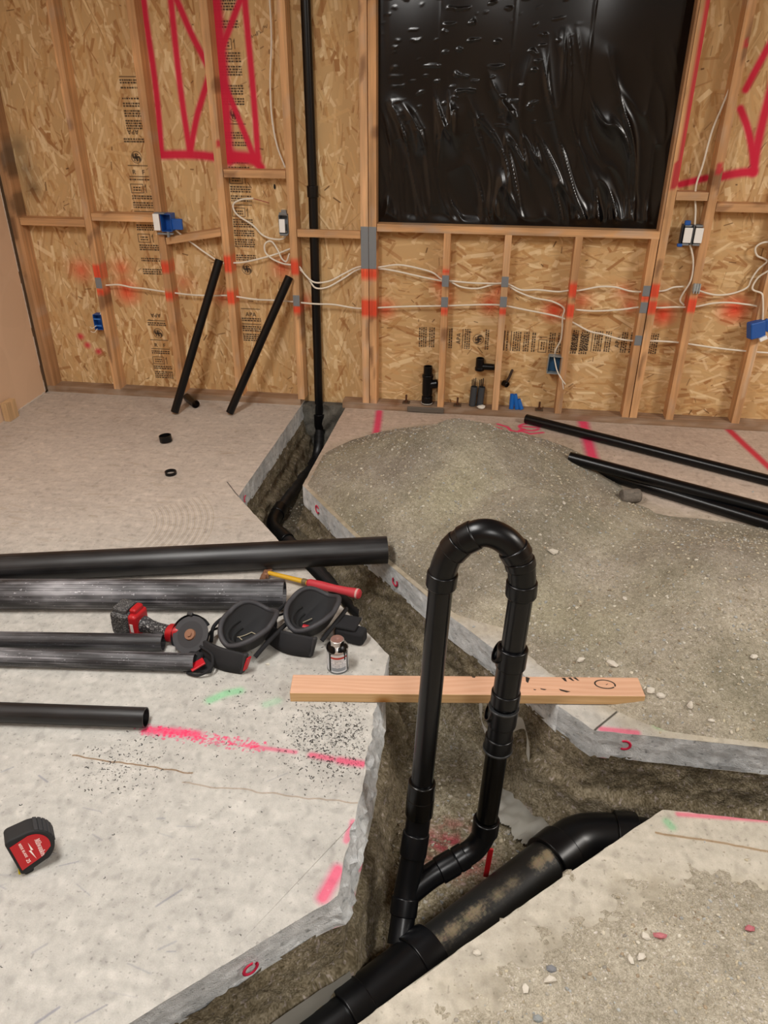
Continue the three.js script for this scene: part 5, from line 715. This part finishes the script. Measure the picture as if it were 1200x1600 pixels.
// ------------------------------------------------------------------ knee pads
function kneePad(label, x, z, turn, tabs) {
  const t = tag(group('knee_pad'), label, 'knee pad', 'knee pads on the slab'); t.position.set(x, 0, z); t.rotation.y = turn; t.scale.setScalar(1.1);
  // dished shell: oval plan, raised rim with a dip at the far end
  const nu = 40, nv = 14, shell = (off) => { const pos = [], idx = [], uv = []; for (let j = 0; j <= nv; j++) for (let i = 0; i <= nu; i++) { const a = i / nu * Math.PI * 2, r = j / nv, ca = Math.cos(a), sa = Math.sin(a), R = 1 - off; const px = ca * 0.084 * r * R * (1 + 0.12 * Math.pow(Math.max(0, -sa), 2)), pz = sa * 0.105 * r * R, side = Math.pow(Math.abs(ca), 1.4), back = Math.max(0, -sa); const rim = 0.085 * (0.6 + 0.4 * side) * (1 - 0.36 * Math.pow(back, 6)) + 0.018 * back; pos.push(px, 0.008 + off * 0.05 + rim * Math.pow(r, 2.6) + 0.014 * back * r, pz - 0.014 * r); uv.push(px * 6, pz * 6); } for (let j = 0; j < nv; j++) for (let i = 0; i < nu; i++) { const k = j * (nu + 1) + i; idx.push(k, k + 1, k + nu + 1, k + 1, k + nu + 2, k + nu + 1); } const g = new THREE.BufferGeometry(); g.setAttribute('position', new THREE.Float32BufferAttribute(pos, 3)); g.setAttribute('uv', new THREE.Float32BufferAttribute(uv, 2)); g.setIndex(idx); g.computeVertexNormals(); return g; };
  const rimPts = (off, up) => { const l = [], p = shell(off).attributes.position; for (let i = 0; i < nu; i++) { const k = nv * (nu + 1) + i; l.push(V(p.getX(k), p.getY(k) + up, p.getZ(k))); } return l; };
  const ds = (c, r) => std(c, r, { side: THREE.DoubleSide });
  mesh('shell', shell(0), ds(0x1b1b1d, 0.55), t); mesh('liner', shell(0.12), ds(0x222224, 0.85), t);
  mesh('rim', new THREE.TubeGeometry(new THREE.CatmullRomCurve3(rimPts(0.06, 0.003), true), 120, 0.0085, 10, true), std(0x343438, 0.65), t);
  const inner = (sc) => { const l = []; for (let i = 0; i <= 26; i++) { const a = lerp(-0.3, Math.PI + 0.3, i / 26), r = sc; l.push(V(Math.cos(a) * 0.07 * r, 0.02 + 0.062 * Math.pow(r, 2.6), Math.sin(a) * 0.09 * r - 0.012)); } return l; };
  mesh('cushion', merge([tube(inner(0.86), 0.006, 60, 8), tube(inner(0.66), 0.005, 60, 8)]), M.foam, t);
  const st = std(0xa09680, 0.8); const seam = (l) => capped(l.map((p) => V(...p)), 0.0018, 14, 6);
  if (tabs.hook) mesh('stitching', merge([seam([[-0.052, 0.036, 0.03], [-0.03, 0.026, -0.01], [-0.014, 0.03, -0.038]]), seam([[-0.014, 0.03, -0.038], [0.008, 0.03, -0.036], [0.014, 0.029, -0.03]]), seam([[-0.035, 0.028, 0.0], [-0.02, 0.024, 0.003]])]), st, t); else mesh('stitching', seam([[-0.03, 0.03, 0.0], [-0.016, 0.031, -0.03]]), st, t);
  mesh('stitching', seam([[0.03, 0.027, 0.02], [0.045, 0.033, -0.025]]), st, t);
  // padded strap band standing in front of the cup
  const bandShape = (x0, x1, h0, h1, th, bow) => { const pos = [], idx = [], uv = [], n = 24; for (let i = 0; i <= n; i++) { const u = i / n, bx = lerp(x0, x1, u), bz = 0.098 + bow * Math.sin(Math.PI * u), h = lerp(h0, h1, u) * (0.86 + 0.14 * Math.sin(Math.PI * u)); for (const [dy, dz] of [[0.003, 0], [0.003, th], [h * 0.5, th * 1.5], [h, th], [h + 0.003, th * 0.5], [h, 0], [0.003, 0]]) { pos.push(bx, dy, bz + dz - dy * 0.25); uv.push(u, dy); } } for (let i = 0; i < n; i++) for (let k = 0; k < 6; k++) { const a = i * 7 + k; idx.push(a, a + 1, a + 7, a + 1, a + 8, a + 7); } const g = new THREE.BufferGeometry(); g.setAttribute('position', new THREE.Float32BufferAttribute(pos, 3)); g.setAttribute('uv', new THREE.Float32BufferAttribute(uv, 2)); g.setIndex(idx); g.computeVertexNormals(); return g; };
  mesh('strap', bandShape(-0.105, 0.07, 0.06, 0.075, 0.013, 0.022), ds(0x1a1a1d, 0.85), t);
  mesh('strap_edge', at(rbox(0.012, 0.07, 0.018, 0.005), 0.072, 0.037, 0.096, -0.25, 0, -0.15), std(0x2a2a2c, 0.8), t);
  mesh('strap', tube([V(0.075, 0.03, 0.05), V(0.088, 0.06, 0.0), V(0.086, 0.066, -0.06), V(0.07, 0.05, -0.11)], 0.0075, 40, 8), M.fabric, t);
  mesh('strap', merge([tube([V(-0.1, 0.02, 0.06), V(-0.12, 0.05, 0.02), V(-0.105, 0.06, -0.05), V(-0.085, 0.04, -0.09)], 0.006, 40, 8), tube([V(-0.115, 0.015, 0.07), V(-0.128, 0.03, 0.03), V(-0.115, 0.02, -0.03)], 0.004, 30, 8)]), M.fabric, t);
  if (tabs.red) { mesh('red_edge', at(rbox(0.006, 0.05, 0.02, 0.003), 0.08, 0.036, 0.092, -0.25, 0, -0.25), M.red, t); }
  if (tabs.tail) { mesh('strap_tail', merge([at(rbox(0.09, 0.008, 0.06, 0.004), -0.06, 0.012, 0.155, 0.1, 0.5), at(rbox(0.05, 0.03, 0.05, 0.01, 3), -0.085, 0.02, 0.15, 0, 0.4), tube([V(-0.09, 0.045, 0.115), V(-0.02, 0.05, 0.135), V(-0.005, 0.03, 0.16), V(-0.03, 0.01, 0.19), V(-0.07, 0.008, 0.2)], 0.004, 40, 8)]), M.fabric, t); mesh('pull_tab', at(rbox(0.03, 0.006, 0.046, 0.002), -0.05, 0.03, 0.172, 0.3, -0.5), M.red, t); }
  if (tabs.knob) { mesh('pull_tab', along(new THREE.CylinderGeometry(0.01, 0.011, 0.03, 12).translate(0, 0.015, 0), V(-0.01, 0.036, 0.028), V(0.02, 0.038, 0.024)), std(0xb0202a, 0.5), t); mesh('pull_cord', capped([V(0.02, 0.037, 0.025), V(0.035, 0.034, 0.02), V(0.045, 0.04, 0.005)], 0.003, 14, 6), M.fabric, t); mesh('strap_end', merge([at(rbox(0.1, 0.05, 0.05, 0.012, 3), 0.135, 0.026, -0.03, 0, 0.15), at(rbox(0.07, 0.01, 0.07, 0.004), 0.12, 0.058, -0.04, 0, 0.2)]), M.fabric, t); }
}
kneePad('black knee pad with a red strap tab lying beside the grinder disc', -0.772, -2.045, -0.42, { hook: 1, red: 1, tail: 1 });
kneePad('black knee pad with a small red toggle lying under the hammer grip', -0.57, -2.16, -0.36, { knob: 1 });
// ------------------------------------------------------------------ tape measure
{
  const t = tag(group('tape_measure'), 'red and black tape measure alone on the pale slab', 'tape measure'); t.position.set(-1.062, 0.0, -1.15);
  const sh = new THREE.Shape(); const R = 0.04; sh.moveTo(-R, -R + 0.004); sh.lineTo(R - 0.004, -R + 0.004); sh.quadraticCurveTo(R + 0.002, -R + 0.004, R + 0.002, -R + 0.012); sh.lineTo(R, 0); sh.absarc(0, 0, R, 0, Math.PI * 0.85, false); sh.lineTo(-R - 0.003, -R + 0.012); sh.quadraticCurveTo(-R - 0.003, -R + 0.004, -R, -R + 0.004);
  const flip = (q) => new THREE.Shape(q.getPoints(16).map((v) => new THREE.Vector2(-v.x, v.y)));
  const ex = (s, d, b) => { const g = new THREE.ExtrudeGeometry(s, { depth: d, bevelEnabled: true, bevelSize: b, bevelThickness: b, bevelSegments: 3, curveSegments: 20 }); g.translate(0, 0, -d / 2); return g; };
  const inner = group('case', t); inner.position.set(0, 0.043, 0); inner.scale.setScalar(1.2); inner.position.y = 0.062; inner.rotation.set(-0.2, 0.66, -1.42, 'YXZ');
  mesh('rubber_case', ex(flip(sh), 0.04, 0.004), std(0x17181a, 0.75), inner);
  const s2 = new THREE.Shape(); s2.moveTo(-0.034, -0.034); s2.lineTo(0.03, -0.034); s2.lineTo(0.035, 0.004); s2.absarc(0, 0, 0.035, 0.1, Math.PI * 0.62, false); s2.lineTo(-0.026, 0.012); s2.closePath();
  const logo = canvasTex(512, 512, (g, w, h) => { g.fillStyle = '#b3141d'; g.fillRect(0, 0, w, h); g.fillStyle = '#efe6e0'; g.save(); g.translate(275, 190); g.rotate(0.06); g.font = 'italic bold 86px serif'; g.textAlign = 'center'; g.fillText('Milwaukee', 0, 0, 300); g.restore(); g.beginPath(); g.moveTo(120, 262); g.lineTo(262, 246); g.lineTo(250, 272); g.lineTo(420, 262); g.lineTo(240, 300); g.lineTo(250, 274); g.closePath(); g.fill(); g.font = 'bold 46px sans-serif'; g.textAlign = 'left'; g.fillText('WIDE BLADE', 70, 370, 250); g.font = 'bold 60px sans-serif'; g.fillText('25', 350, 380); });
  const fg = new THREE.ExtrudeGeometry(flip(s2), { depth: 0.003, bevelEnabled: false, curveSegments: 20 }); { const uv = fg.attributes.uv; for (let i = 0; i < uv.count; i++) uv.setXY(i, uv.getX(i) / 0.08 + 0.5, uv.getY(i) / 0.08 + 0.5); } fg.translate(0, 0, 0.0225);
  mesh('red_face', fg, std(0xffffff, 0.4, { map: logo }), inner);
  mesh('grip_rib', merge([0, 1, 2, 3, 4, 5].map((i) => { const a = 1.5 + i * 0.22; return at(rbox(0.003, 0.008, 0.045, 0.001), Math.cos(a) * 0.0445, Math.sin(a) * 0.0445, 0, 0, 0, a); })), std(0x2c2d30, 0.7), inner);
  mesh('mouth', at(rbox(0.018, 0.02, 0.04, 0.005), 0.046, -0.026, 0), std(0x141516, 0.7), inner);
  mesh('blade', at(rbox(0.014, 0.002, 0.026, 0.0008), 0.052, -0.042, 0, 0, 0, 0.5), std(0xd6c419, 0.45), inner);
  mesh('hook', at(rbox(0.003, 0.016, 0.028, 0.001), 0.058, -0.044, 0), M.steel, inner);
}


renderer.render(scene, camera);
